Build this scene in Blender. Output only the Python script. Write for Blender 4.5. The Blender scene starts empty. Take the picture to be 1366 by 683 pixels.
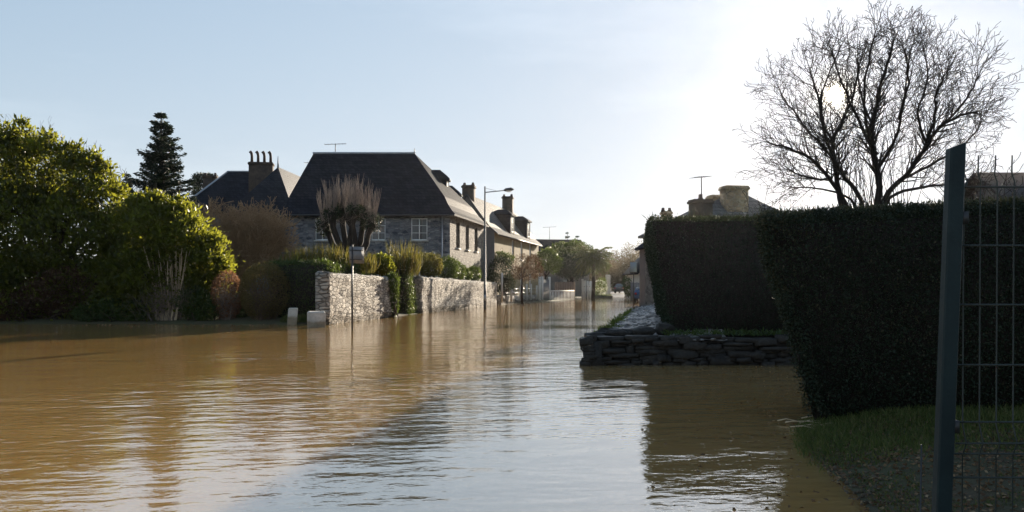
import bpy, math, random
import numpy as np
from mathutils import Vector

# ------------------------------------------------------------------ camera, sky, sun, exposure
R = math.radians
scene = bpy.context.scene
col = scene.collection
H, F, HY, CX = 1.5, 1062.0, 382.0, 683.0          # eye height, focal length in photo pixels, horizon row, centre column
SUN_AZ, SUN_EL = R(22.1), R(12.6)                 # azimuth to the right of the view direction
SUN_DIR = Vector((math.sin(SUN_AZ) * math.cos(SUN_EL), math.cos(SUN_AZ) * math.cos(SUN_EL), math.sin(SUN_EL)))

cam = bpy.data.cameras.new('camera'); camo = bpy.data.objects.new('camera', cam); col.objects.link(camo)
camo.location = (0, 0, H); camo.rotation_euler = (R(90), 0, 0)
cam.sensor_width = 36; cam.lens = 36 * F / 1366; cam.shift_y = 40.5 / 1366
cam.clip_start = 0.05; cam.clip_end = 3000
scene.camera = camo

world = bpy.data.worlds.new('World'); scene.world = world; world.use_nodes = True
wn, wl = world.node_tree.nodes, world.node_tree.links
wn.clear()
sky = wn.new('ShaderNodeTexSky'); sky.sky_type = 'NISHITA'; sky.sun_disc = False
sky.sun_elevation = SUN_EL; sky.sun_rotation = SUN_AZ
sky.air_density = 1.0; sky.dust_density = 0.15; sky.ozone_density = 1.5; sky.altitude = 60
bg = wn.new('ShaderNodeBackground'); bg.inputs['Strength'].default_value = 0.05
tc = wn.new('ShaderNodeTexCoord')
dot = wn.new('ShaderNodeVectorMath'); dot.operation = 'DOT_PRODUCT'; dot.inputs[1].default_value = SUN_DIR
nrm = wn.new('ShaderNodeVectorMath'); nrm.operation = 'NORMALIZE'
wl.new(tc.outputs['Generated'], nrm.inputs[0]); wl.new(nrm.outputs[0], dot.inputs[0])
clampd = wn.new('ShaderNodeMath'); clampd.operation = 'MAXIMUM'; clampd.inputs[1].default_value = 0.0
wl.new(dot.outputs['Value'], clampd.inputs[0])
def lobe(power, colour, amp):
    p = wn.new('ShaderNodeMath'); p.operation = 'POWER'; p.inputs[1].default_value = power
    wl.new(clampd.outputs[0], p.inputs[0])
    b = wn.new('ShaderNodeBackground'); b.inputs['Color'].default_value = (*colour, 1)
    m = wn.new('ShaderNodeMath'); m.operation = 'MULTIPLY'; m.inputs[1].default_value = amp
    wl.new(p.outputs[0], m.inputs[0]); wl.new(m.outputs[0], b.inputs['Strength'])
    return b
# thin high haze evens the sky out: colour / (1 + k colour)
K_VEIL, S_VEIL = 0.46, 3.35
hz1 = wn.new('ShaderNodeVectorMath'); hz1.operation = 'MULTIPLY_ADD'; hz1.inputs[1].default_value = (K_VEIL / S_VEIL,) * 3; hz1.inputs[2].default_value = (1 / S_VEIL,) * 3
hz2 = wn.new('ShaderNodeVectorMath'); hz2.operation = 'DIVIDE'
wl.new(sky.outputs[0], hz1.inputs[0]); wl.new(sky.outputs[0], hz2.inputs[0]); wl.new(hz1.outputs[0], hz2.inputs[1]); hz3 = wn.new('ShaderNodeVectorMath'); hz3.operation = 'MULTIPLY'; hz3.inputs[1].default_value = (.96, 1.0, 1.09); wl.new(hz2.outputs[0], hz3.inputs[0]); wl.new(hz3.outputs[0], bg.inputs['Color'])
acc = bg
LOBES = [(4, (1.0, 0.985, 0.97), 0.015), (60, (1.0, 0.97, 0.92), 0.03), (900, (1.0, 0.95, 0.86), 0.06), (5000, (1.0, 0.9, 0.7), 0.7), (60000, (1.0, 0.88, 0.66), 60)]
for pw, c_, a_ in LOBES:                            # the bright misty air round the low sun
    ad = wn.new('ShaderNodeAddShader'); wl.new(acc.outputs[0], ad.inputs[0]); wl.new(lobe(pw, c_, a_).outputs[0], ad.inputs[1]); acc = ad
# thin high cloud veil
cn = wn.new('ShaderNodeTexNoise'); cn.inputs['Scale'].default_value = 2.2; cn.inputs['Detail'].default_value = 5; cn.inputs['Roughness'].default_value = .55
cmap = wn.new('ShaderNodeMapping'); cmap.inputs['Scale'].default_value = (1.0, 1.3, 5.0); cmap.inputs['Rotation'].default_value = (0, .25, 0)
wl.new(nrm.outputs[0], cmap.inputs[0]); wl.new(cmap.outputs[0], cn.inputs['Vector'])
crr = wn.new('ShaderNodeMapRange'); crr.inputs['From Min'].default_value = .48; crr.inputs['From Max'].default_value = .8; crr.inputs['To Max'].default_value = .05
wl.new(cn.outputs['Fac'], crr.inputs['Value'])
veil = wn.new('ShaderNodeBackground'); veil.inputs['Color'].default_value = (1, .98, .97, 1); wl.new(crr.outputs[0], veil.inputs['Strength'])
ad = wn.new('ShaderNodeAddShader'); wl.new(acc.outputs[0], ad.inputs[0]); wl.new(veil.outputs[0], ad.inputs[1]); acc = ad
wo = wn.new('ShaderNodeOutputWorld'); wl.new(acc.outputs[0], wo.inputs['Surface'])

sl = bpy.data.lights.new('sun', 'SUN'); so = bpy.data.objects.new('sun', sl); col.objects.link(so)
sl.energy = 5.0; sl.angle = R(0.55); sl.color = (1.0, 0.86, 0.68)
so.rotation_euler = (-SUN_DIR).to_track_quat('-Z', 'Y').to_euler(); so.location = (20, 50, 60)

vs = scene.view_settings
vs.view_transform = 'Standard'; vs.look = 'None'; vs.gamma = 1; vs.use_curve_mapping = False
vs.exposure = 1.5
cy = scene.cycles
cy.max_bounces = 7; cy.diffuse_bounces = 3; cy.glossy_bounces = 3; cy.transmission_bounces = 4; cy.volume_bounces = 1
cy.transparent_max_bounces = 8; cy.caustics_reflective = False; cy.caustics_refractive = False
cy.sample_clamp_indirect = 4; cy.use_denoising = True; cy.denoiser = 'OPENIMAGEDENOISE'
cy.use_adaptive_sampling = True; cy.adaptive_threshold = 0.01

# ------------------------------------------------------------------ helpers
rnd = random.Random(7)
nr = np.random.default_rng(11)
def P(x, y, Y):                                     # photo pixel at distance Y -> point in the place
    return np.array(((x - CX) / F * Y, Y, H + (HY - y) / F * Y))
origin = {}

def base_of(vs_):
    a = np.asarray(vs_, float)
    return np.array(((a[:, 0].min() + a[:, 0].max()) / 2, (a[:, 1].min() + a[:, 1].max()) / 2, a[:, 2].min()))

def tag(o, label=None, cat=None, group=None, kind=None):
    if label: o['label'] = label
    if cat: o['category'] = cat
    if group: o['group'] = group
    if kind: o['kind'] = kind
    return o

def thing(name, label, cat, loc, group=None):
    o = bpy.data.objects.new(name, None); col.objects.link(o)
    o.location = tuple(float(v) for v in loc); o.empty_display_size = .3
    origin[o.name] = np.array(o.location)
    return tag(o, label, cat, group)

def place(name, me, verts, parent):
    """link mesh made from WORLD verts; parent or own base becomes its origin"""
    o = bpy.data.objects.new(name, me); col.objects.link(o)
    if parent is not None:
        o.parent = parent; off = origin[parent.name]; origin[o.name] = off
        return o, off
    off = base_of(verts); o.location = off; origin[o.name] = off
    return o, off

def np_mesh(name, verts, faces_flat, starts, mats, parent=None, smooth=False, tint=None, matidx=None):
    verts = np.asarray(verts, np.float32)
    me = bpy.data.meshes.new(name)
    o, off = place(name, me, verts, parent)
    v = verts - off.astype(np.float32)
    me.vertices.add(len(v)); me.vertices.foreach_set('co', v.ravel())
    me.loops.add(len(faces_flat)); me.loops.foreach_set('vertex_index', np.asarray(faces_flat, np.int32))
    me.polygons.add(len(starts)); me.polygons.foreach_set('loop_start', np.asarray(starts, np.int32))
    if smooth: me.polygons.foreach_set('use_smooth', np.ones(len(starts), bool))
    if matidx is not None: me.polygons.foreach_set('material_index', np.asarray(matidx, np.int32))
    if tint is not None:
        a = me.attributes.new('tint', 'FLOAT', 'POINT'); a.data.foreach_set('value', np.asarray(tint, np.float32))
    me.update(calc_edges=True); me.validate()
    for m in (mats if isinstance(mats, (list, tuple)) else [mats]): me.materials.append(m)
    return o

class MB:
    """collects polygons in world space"""
    def __init__(s): s.v = []; s.f = []
    def poly(s, pts):
        n = len(s.v); s.v += [tuple(float(c) for c in p) for p in pts]; s.f.append(list(range(n, n + len(pts))))
    def hexa(s, b, t):                              # 4 bottom points ccw seen from above, 4 top points
        n = len(s.v); s.v += [tuple(float(c) for c in p) for p in list(b) + list(t)]
        s.f += [[n + 3, n + 2, n + 1, n], [n + 4, n + 5, n + 6, n + 7]] + [[n + i, n + (i + 1) % 4, n + 4 + (i + 1) % 4, n + 4 + i] for i in range(4)]
    def box(s, x0, x1, y0, y1, z0, z1):
        s.hexa([(x0, y0, z0), (x1, y0, z0), (x1, y1, z0), (x0, y1, z0)], [(x0, y0, z1), (x1, y0, z1), (x1, y1, z1), (x0, y1, z1)])
    def obox(s, c, ux, w, d, z0, z1, taper=0):      # box with base centre c, unit direction ux in plan, width w along ux, depth d
        ux = np.array([ux[0], ux[1]]); ux = ux / np.linalg.norm(ux); uy = np.array([-ux[1], ux[0]])
        def q(k, z): return [(c[0] + ux[0] * a * w / 2 * k + uy[0] * b * d / 2 * k, c[1] + ux[1] * a * w / 2 * k + uy[1] * b * d / 2 * k, z) for a, b in ((-1, -1), (1, -1), (1, 1), (-1, 1))]
        s.hexa(q(1, z0), q(1 - taper, z1))
    def beam(s, a, b, w, h=None):                   # square bar from a to b
        s.tube([a, b], [w / 2 * 1.414] * 2, 4)
    def tube(s, pts, rad, sides=8, cap=True):
        pts = [np.asarray(p, float) for p in pts]; n0 = len(s.v); N = len(pts)
        ref = None
        for i, p in enumerate(pts):
            t = pts[min(i + 1, N - 1)] - pts[max(i - 1, 0)]; t = t / (np.linalg.norm(t) + 1e-9)
            if ref is None: ref = np.array((0, 0, 1.)) if abs(t[2]) < .9 else np.array((1., 0, 0))
            u = np.cross(t, ref); u /= np.linalg.norm(u) + 1e-9; w = np.cross(u, t); ref = w
            r = rad[i] if hasattr(rad, '__len__') else rad
            for k in range(sides):
                a = 2 * math.pi * (k + .5) / sides
                s.v.append(tuple(p + (u * math.cos(a) + w * math.sin(a)) * r))
        for i in range(N - 1):
            for k in range(sides):
                a, b = n0 + i * sides + k, n0 + i * sides + (k + 1) % sides
                s.f.append([a, b, b + sides, a + sides])
        if cap:
            s.f.append([n0 + k for k in range(sides)][::-1]); s.f.append([n0 + (N - 1) * sides + k for k in range(sides)])
    def build(s, name, mat, parent=None, smooth=False):
        flat = [i for f in s.f for i in f]; starts = np.cumsum([0] + [len(f) for f in s.f[:-1]])
        return np_mesh(name, s.v, flat, starts, mat, parent, smooth)

class LF:
    """collects leaf-sized faces (numpy)"""
    def __init__(s): s.v = []; s.t = []
    def add(s, p, d, L, W, rng, tint=None, fold=.25):
        n = len(p)
        if n == 0: return
        L = np.broadcast_to(np.asarray(L, float), (n,))[:, None]; W = np.broadcast_to(np.asarray(W, float), (n,))[:, None]
        d = d / (np.linalg.norm(d, axis=1, keepdims=True) + 1e-9)
        q = rng.normal(size=(n, 3)); v = np.cross(d, q); v /= np.linalg.norm(v, axis=1, keepdims=True) + 1e-9
        w = np.cross(d, v)
        vv = np.stack([p, p + d * L * .5 + v * W * .5 + w * L * fold * .3, p + d * L, p + d * L * .5 - v * W * .5 + w * L * fold * .3], 1)
        s.v.append(vv.reshape(-1, 3)); t = rng.random(n) if tint is None else tint
        s.t.append(np.repeat(t, 4))
    def build(s, name, mat, parent=None):
        v = np.concatenate(s.v); n = len(v) // 4
        return np_mesh(name, v, np.arange(4 * n), np.arange(n) * 4, mat, parent, False, np.concatenate(s.t))

# ------------------------------------------------------------------ materials
def new_mat(name):
    m = bpy.data.materials.new(name); m.use_nodes = True; nt = m.node_tree; nt.nodes.clear()
    out = nt.nodes.new('ShaderNodeOutputMaterial'); return m, nt.nodes, nt.links, out
def ramp(n, stops):
    r = n.new('ShaderNodeValToRGB'); e = r.color_ramp.elements
    while len(e) < len(stops): e.new(.5)
    for k, (p, c) in enumerate(stops): e[k].position = p; e[k].color = (*c, 1)
    return r
def noise(n, l, scale, detail=4, rough=.55, vec=None, stretch=None):
    t = n.new('ShaderNodeTexNoise'); t.inputs['Scale'].default_value = scale; t.inputs['Detail'].default_value = detail; t.inputs['Roughness'].default_value = rough
    if stretch is not None:
        mp = n.new('ShaderNodeMapping'); mp.inputs['Scale'].default_value = stretch; l.new(vec, mp.inputs[0]); l.new(mp.outputs[0], t.inputs['Vector'])
    elif vec is not None: l.new(vec, t.inputs['Vector'])
    return t
def plain(name, c1, c2, scale=3, rough=.8, bump=0, bscale=30, spec=.3, metal=0, stretch=(1, 1, 1)):
    """two-tone mottled surface with fine relief"""
    m, n, l, out = new_mat(name); tcd = n.new('ShaderNodeTexCoord'); v = tcd.outputs['Object']
    t = noise(n, l, scale, 6, .65, v, stretch); r = ramp(n, [(.3, c1), (.7, c2)]); l.new(t.outputs['Fac'], r.inputs[0])
    b = n.new('ShaderNodeBsdfPrincipled'); b.inputs['Roughness'].default_value = rough; b.inputs['Specular IOR Level'].default_value = spec; b.inputs['Metallic'].default_value = metal
    l.new(r.outputs[0], b.inputs['Base Color'])
    if bump:
        t2 = noise(n, l, bscale, 5, .6, v, stretch); bp = n.new('ShaderNodeBump'); bp.inputs['Distance'].default_value = bump; bp.inputs['Strength'].default_value = 1
        l.new(t2.outputs['Fac'], bp.inputs['Height']); l.new(bp.outputs[0], b.inputs['Normal'])
    l.new(b.outputs[0], out.inputs[0]); return m
def stone(name, cols, mortar, scale=(3.2, 3.2, 6.5), bump=.05, stain=None):
    """coursed rubble: flattened cells with their own tones, recessed joints"""
    m, n, l, out = new_mat(name); tcd = n.new('ShaderNodeTexCoord'); v = tcd.outputs['Object']
    wob = noise(n, l, 2.5, 3, .5, v); ms = n.new('ShaderNodeVectorMath'); ms.operation = 'MULTIPLY_ADD'; ms.inputs[1].default_value = (.12, .12, .05); l.new(wob.outputs['Color'], ms.inputs[0]); l.new(v, ms.inputs[2])
    mp = n.new('ShaderNodeMapping'); mp.inputs['Scale'].default_value = scale; l.new(ms.outputs[0], mp.inputs[0])
    vo = n.new('ShaderNodeTexVoronoi'); vo.feature = 'F1'; vo.inputs['Scale'].default_value = 1; vo.inputs['Randomness'].default_value = .85; l.new(mp.outputs[0], vo.inputs['Vector'])
    ve = n.new('ShaderNodeTexVoronoi'); ve.feature = 'DISTANCE_TO_EDGE'; ve.inputs['Scale'].default_value = 1; ve.inputs['Randomness'].default_value = .85; l.new(mp.outputs[0], ve.inputs['Vector'])
    sp = n.new('ShaderNodeSeparateColor'); l.new(vo.outputs['Color'], sp.inputs[0])
    r = ramp(n, [(i / (len(cols) - 1), c) for i, c in enumerate(cols)]); l.new(sp.outputs[0], r.inputs[0])
    g = noise(n, l, 9, 6, .7, v); mg = n.new('ShaderNodeMix'); mg.data_type = 'RGBA'; mg.blend_type = 'MULTIPLY'; mg.inputs[0].default_value = .55
    gr = ramp(n, [(.25, (.55, .55, .55)), (.75, (1.15, 1.12, 1.08))]); l.new(g.outputs['Fac'], gr.inputs[0]); l.new(r.outputs[0], mg.inputs[6]); l.new(gr.outputs[0], mg.inputs[7])
    er = n.new('ShaderNodeMapRange'); er.inputs['From Min'].default_value = .03; er.inputs['From Max'].default_value = .1; l.new(ve.outputs['Distance'], er.inputs['Value'])
    mm = n.new('ShaderNodeMix'); mm.data_type = 'RGBA'; l.new(er.outputs[0], mm.inputs[0]); mm.inputs[6].default_value = (*mortar, 1); l.new(mg.outputs[2], mm.inputs[7])
    b = n.new('ShaderNodeBsdfPrincipled'); b.inputs['Roughness'].default_value = .85; b.inputs['Specular IOR Level'].default_value = .25; l.new(mm.outputs[2], b.inputs['Base Color'])
    hh = n.new('ShaderNodeMath'); hh.operation = 'MULTIPLY_ADD'; hh.inputs[1].default_value = .5; l.new(g.outputs['Fac'], hh.inputs[0])
    h2 = n.new('ShaderNodeMath'); h2.operation = 'MULTIPLY_ADD'; h2.inputs[1].default_value = .5; l.new(sp.outputs[1], h2.inputs[0]); l.new(er.outputs[0], h2.inputs[2]); l.new(h2.outputs[0], hh.inputs[2])
    bp = n.new('ShaderNodeBump'); bp.inputs['Distance'].default_value = bump; l.new(hh.outputs[0], bp.inputs['Height']); l.new(bp.outputs[0], b.inputs['Normal'])
    l.new(b.outputs[0], out.inputs[0]); return m
def wet_band(m, level, dark):
    """uneven wet stain above the flood line"""
    n, l = m.node_tree.nodes, m.node_tree.links; b = n['Principled BSDF']; src = b.inputs['Base Color'].links[0].from_socket
    ge = n.new('ShaderNodeNewGeometry'); sp = n.new('ShaderNodeSeparateXYZ'); l.new(ge.outputs['Position'], sp.inputs[0]); t = noise(n, l, 1.7, 5, .65, ge.outputs['Position'])
    a = n.new('ShaderNodeMath'); a.operation = 'MULTIPLY_ADD'; a.inputs[1].default_value = -.45; l.new(t.outputs['Fac'], a.inputs[0]); l.new(sp.outputs[2], a.inputs[2])
    r = n.new('ShaderNodeMapRange'); r.inputs['From Min'].default_value = level - .22; r.inputs['From Max'].default_value = level - .12; l.new(a.outputs[0], r.inputs['Value'])
    x = n.new('ShaderNodeMix'); x.data_type = 'RGBA'; x.blend_type = 'MULTIPLY'; x.inputs[0].default_value = 1; w = ramp(n, [(0, dark), (1, (1, 1, 1))]); l.new(r.outputs[0], w.inputs[0]); l.new(src, x.inputs[6]); l.new(w.outputs[0], x.inputs[7]); l.new(x.outputs[2], b.inputs['Base Color'])
def slate(name, c1, c2, rough=.45, spec=.01):
    m, n, l, out = new_mat(name); tcd = n.new('ShaderNodeTexCoord'); v = tcd.outputs['Object']
    sx = n.new('ShaderNodeSeparateXYZ'); l.new(v, sx.inputs[0]); ad = n.new('ShaderNodeMath'); ad.operation = 'ADD'; l.new(sx.outputs[0], ad.inputs[0]); l.new(sx.outputs[1], ad.inputs[1])
    cb = n.new('ShaderNodeCombineXYZ'); l.new(ad.outputs[0], cb.inputs[0]); l.new(sx.outputs[2], cb.inputs[1])
    br = n.new('ShaderNodeTexBrick'); br.inputs['Scale'].default_value = 1; br.inputs['Brick Width'].default_value = .28; br.inputs['Row Height'].default_value = .22; br.inputs['Mortar Size'].default_value = .012
    br.inputs['Color1'].default_value = (*c1, 1); br.inputs['Color2'].default_value = (*c2, 1); br.inputs['Mortar'].default_value = (c1[0] * .4, c1[1] * .4, c1[2] * .4, 1); l.new(cb.outputs[0], br.inputs['Vector'])
    t = noise(n, l, 1.2, 5, .6, v); mx = n.new('ShaderNodeMix'); mx.data_type = 'RGBA'; mx.blend_type = 'MULTIPLY'; mx.inputs[0].default_value = .6
    gr = ramp(n, [(.28, (.55, .55, .55)), (.55, (1.0, 1.0, 1.0)), (.72, (1.5, 1.5, 1.42))]); l.new(t.outputs['Fac'], gr.inputs[0]); l.new(br.outputs['Color'], mx.inputs[6]); l.new(gr.outputs[0], mx.inputs[7])
    b = n.new('ShaderNodeBsdfPrincipled'); b.inputs['Roughness'].default_value = rough; b.inputs['Specular IOR Level'].default_value = spec; l.new(mx.outputs[2], b.inputs['Base Color'])
    bp = n.new('ShaderNodeBump'); bp.inputs['Distance'].default_value = .02; l.new(br.outputs['Fac'], bp.inputs['Height']); bp.invert = True; l.new(bp.outputs[0], b.inputs['Normal'])
    l.new(b.outputs[0], out.inputs[0]); return m
def leafmat(name, stops, trans=.45, tcol=(.25, .35, .04), rough=.4, spec=.4):
    m, n, l, out = new_mat(name)
    at = n.new('ShaderNodeAttribute'); at.attribute_name = 'tint'; r = ramp(n, stops); l.new(at.outputs['Fac'], r.inputs[0])
    b = n.new('ShaderNodeBsdfPrincipled'); b.inputs['Roughness'].default_value = rough; b.inputs['Specular IOR Level'].default_value = spec; l.new(r.outputs[0], b.inputs['Base Color'])
    t = n.new('ShaderNodeBsdfTranslucent'); mx = n.new('ShaderNodeMix'); mx.data_type = 'RGBA'; mx.inputs[0].default_value = .6; l.new(r.outputs[0], mx.inputs[6]); mx.inputs[7].default_value = (*tcol, 1); l.new(mx.outputs[2], t.inputs[0])
    s = n.new('ShaderNodeMixShader'); s.inputs[0].default_value = trans; l.new(b.outputs[0], s.inputs[1]); l.new(t.outputs[0], s.inputs[2]); l.new(s.outputs[0], out.inputs[0]); return m

M = {}
M['wall_stone'] = stone('pale_rubble_stone', [(.20, .18, .155), (.38, .345, .295), (.46, .425, .37), (.29, .27, .24), (.54, .505, .45)], (.12, .108, .09), (2.9, 2.9, 7.6), .045)
wet_band(M['wall_stone'], .22, (.45, .40, .33))
M['house_stone'] = stone('grey_schist', [(.055, .062, .08), (.14, .147, .165), (.26, .26, .27), (.09, .10, .12), (.38, .37, .37)], (.17, .17, .175), (2.8, 2.8, 6.0), .05)
M['side_stone'] = stone('warm_schist', [(.10, .09, .078), (.20, .18, .155), (.26, .235, .20), (.14, .128, .112), (.32, .295, .26)], (.17, .155, .135), (2.8, 2.8, 6.0), .05)
M['slate'] = slate('dark_slate', (.014, .017, .023), (.026, .030, .039), .6)
M['slate_sheen'] = slate('smooth_slate', (.016, .019, .025), (.03, .034, .042), .5, .05)
M['slate_lit'] = slate('lit_toned_slate', (.10, .10, .10), (.15, .148, .145), .55)  # base colour lightened to stand in for the light sheen on the slopes
M['render_wall'] = plain('ochre_render', (.17, .135, .075), (.24, .19, .105), 1.2, .9, .01, 20)
M['pale_wall'] = plain('pale_render', (.5, .47, .42), (.6, .57, .52), 1.2, .9, .01, 20)
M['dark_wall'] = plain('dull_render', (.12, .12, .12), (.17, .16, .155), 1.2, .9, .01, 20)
M['brick'] = plain('sooty_brick', (.03, .024, .02), (.075, .055, .042), 4, .9, .02, 12)
M['chimney_stone'] = stone('chimney_stone', [(.14, .11, .07), (.22, .17, .10), (.26, .20, .12)], (.2, .17, .12), (3, 3, 5), .03)
M['pot'] = plain('sooty_pot', (.03, .022, .02), (.08, .05, .04), 6, .8)
M['white_paint'] = plain('white_paint', (.68, .68, .66), (.8, .8, .78), 5, .5)
M['lead'] = plain('lead_flashing', (.25, .27, .30), (.36, .38, .40), 5, .4)
M['curtain'] = plain('net_curtain', (.45, .46, .48), (.7, .7, .7), 6, .9, 0, 1, .1, 0, (8, 8, .5))
M['wood_grey'] = plain('weathered_wood', (.16, .14, .12), (.27, .24, .21), 4, .85, .004, 40, .2, 0, (6, 6, .6))
M['wood_pale'] = plain('pale_painted_wood', (.5, .47, .43), (.66, .63, .58), 4, .75, .003, 40, .2, 0, (6, 6, .6))
M['board_wood'] = plain('pinkish_boards', (.16, .10, .075), (.25, .17, .13), 4, .85, .004, 40, .2, 0, (6, 6, .6))
M['zinc'] = plain('zinc', (.30, .31, .33), (.42, .43, .45), 6, .4, 0, 1, .5, .7)
M['lamp_metal'] = plain('grey_lamp_metal', (.05, .053, .056), (.09, .092, .095), 3, .5, 0, 1, .4, .2)
M['dark_metal'] = plain('dark_metal', (.025, .026, .028), (.045, .046, .048), 6, .5, 0, 1, .5, .4)
M['sign_back'] = plain('sign_back_grey', (.13, .135, .14), (.2, .205, .21), 4, .5, 0, 1, .4, .2)
M['blue_sign'] = plain('grey_blue_sign', (.16, .23, .28), (.22, .3, .35), 4, .4)
M['lens'] = plain('lamp_lens', (.5, .5, .48), (.6, .6, .58), 4, .2)
M['fence_green'] = plain('green_powder_coat', (.005, .014, .017), (.011, .026, .029), 7, .5, .0009, 90, .22)
M['fence_wire'] = plain('wire_green_coat', (.012, .02, .019), (.022, .034, .031), 30, .45, 0, 1, .35)
M['concrete'] = plain('white_concrete', (.36, .335, .29), (.62, .59, .54), 4, .85, .02, 14)
wet_band(M['concrete'], .2, (.5, .44, .35))
M['bark'] = plain('brown_bark', (.035, .026, .02), (.075, .058, .045), 6, .9, .01, 25, .2, 0, (4, 4, .7))
M['bark_dark'] = plain('dark_bark', (.02, .017, .015), (.045, .036, .03), 6, .9, .01, 25, .2, 0, (4, 4, .7))
M['twig_red'] = plain('reddish_twigs', (.15, .118, .098), (.26, .205, .17), 6, .75)
M['twig_brown'] = plain('brown_twigs', (.09, .062, .04), (.16, .11, .075), 6, .8)
M['twig_warm'] = plain('warm_twigs', (.26, .155, .08), (.42, .27, .15), 6, .8)
M['cane'] = plain('pale_canes', (.4, .3, .19), (.55, .43, .28), 6, .7)
M['mud_stone'] = plain('wet_dark_stone', (.010, .009, .0075), (.042, .037, .031), 5, .6, .02, 18, .25)
M['moss_stone'] = plain('mossy_stone', (.05, .055, .03), (.13, .12, .10), 4, .7, .02, 18, .4)
M['gravel'] = plain('pale_gravel', (.12, .105, .09), (.32, .29, .26), 14, .38, .03, 40, .5)
M['pebble'] = plain('litter_pebbles', (.04, .03, .02), (.12, .095, .065), 9, .9)
M['verge_stone'] = plain('verge_stones', (.07, .065, .06), (.24, .225, .21), 7, .5, .01, 30, .35)
M['car_paint'] = plain('dark_car_paint', (.02, .022, .026), (.03, .032, .036), 2, .25, 0, 1, .6)
M['car_blue'] = plain('blue_car_paint', (.012, .03, .075), (.018, .04, .095), 2, .22, 0, 1, .6)
M['tyre'] = plain('tyre_rubber', (.012, .012, .012), (.022, .022, .022), 8, .8)
M['rim'] = plain('rim_metal', (.3, .3, .3), (.45, .45, .45), 8, .35, 0, 1, .5, .8)
M['light_glass'] = plain('headlight_glass', (.6, .6, .6), (.75, .75, .75), 8, .15)
M['red_glass'] = plain('tail_light_red', (.25, .01, .01), (.35, .02, .02), 8, .2)
M['far_twig'] = plain('far_twigs', (.07, .05, .035), (.13, .095, .065), 1, .9)
M['asphalt'] = plain('wet_asphalt', (.04, .04, .04), (.065, .065, .063), 2, .5, .004, 60)

M['laurel'] = leafmat('laurel_leaves', [(0, (.007, .013, .005)), (.55, (.017, .030, .008)), (1, (.05, .066, .014))], .48, (.42, .42, .035), .42, .3)
M['laurel_b'] = leafmat('bright_laurel_leaves', [(0, (.009, .017, .005)), (.5, (.022, .038, .008)), (1, (.065, .085, .016))], .52, (.44, .44, .04), .42, .3)
M['conifer'] = leafmat('fir_needles', [(0, (.010, .020, .014)), (1, (.028, .045, .028))], .15, (.05, .07, .03), .6, .3)
M['hedge'] = leafmat('hedge_leaves', [(0, (.009, .019, .011)), (.8, (.017, .038, .019)), (1, (.045, .06, .028))], .15, (.10, .10, .03), .6, .2)
M['hedge_brown'] = leafmat('brownish_hedge_leaves', [(0, (.014, .022, .013)), (.75, (.022, .036, .019)), (1, (.065, .058, .032))], .15, (.10, .09, .04), .6, .2)
M['privet'] = leafmat('garden_hedge_leaves', [(0, (.015, .03, .010)), (1, (.05, .085, .02))], .3, (.2, .26, .04), .5, .3)
M['box_ball'] = leafmat('clipped_ball_leaves', [(0, (.045, .042, .02)), (.6, (.11, .085, .04)), (1, (.2, .13, .07))], .45, (.4, .32, .08), .6, .2)
M['copper'] = leafmat('copper_leaves', [(0, (.035, .022, .014)), (1, (.095, .058, .034))], .25, (.2, .11, .05), .6, .2)
M['russet'] = leafmat('russet_leaves', [(0, (.10, .05, .03)), (1, (.24, .13, .075))], .35, (.4, .2, .09), .6, .2)
M['reed'] = leafmat('yellow_green_blades', [(0, (.035, .055, .012)), (.6, (.085, .09, .022)), (1, (.17, .12, .045))], .4, (.26, .22, .04), .6, .2)
M['grass'] = leafmat('grass_blades', [(0, (.035, .055, .014)), (.6, (.075, .10, .026)), (1, (.16, .14, .055))], .3, (.2, .26, .05), .6, .2)
M['weed'] = leafmat('verge_weeds', [(0, (.03, .06, .012)), (1, (.09, .13, .03))], .4, (.25, .3, .05), .6, .2)
M['palm'] = leafmat('palm_fronds', [(0, (.03, .045, .014)), (1, (.07, .09, .025))], .3, (.2, .2, .05), .5, .3)
M['flower'] = leafmat('white_blossom', [(0, (.6, .6, .5)), (1, (.8, .8, .72))], .4, (.8, .8, .6), .7, .2)
M['litter'] = leafmat('dead_leaves', [(0, (.07, .043, .025)), (.7, (.16, .095, .05)), (1, (.3, .22, .13))], .2, (.2, .12, .05), .7, .2)

def glassmat():
    m, n, l, out = new_mat('window_glass'); g = n.new('ShaderNodeBsdfPrincipled'); g.inputs['Base Color'].default_value = (.02, .024, .03, 1); g.inputs['Roughness'].default_value = .06
    t = n.new('ShaderNodeTexNoise'); t.inputs['Scale'].default_value = 1.5; bp = n.new('ShaderNodeBump'); bp.inputs['Distance'].default_value = .01; l.new(t.outputs['Fac'], bp.inputs['Height']); l.new(bp.outputs[0], g.inputs['Normal'])
    tr = n.new('ShaderNodeBsdfTransparent'); mx = n.new('ShaderNodeMixShader'); mx.inputs[0].default_value = .55; l.new(tr.outputs[0], mx.inputs[1]); l.new(g.outputs[0], mx.inputs[2]); l.new(mx.outputs[0], out.inputs[0]); return m
M['glass'] = glassmat()

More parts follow.
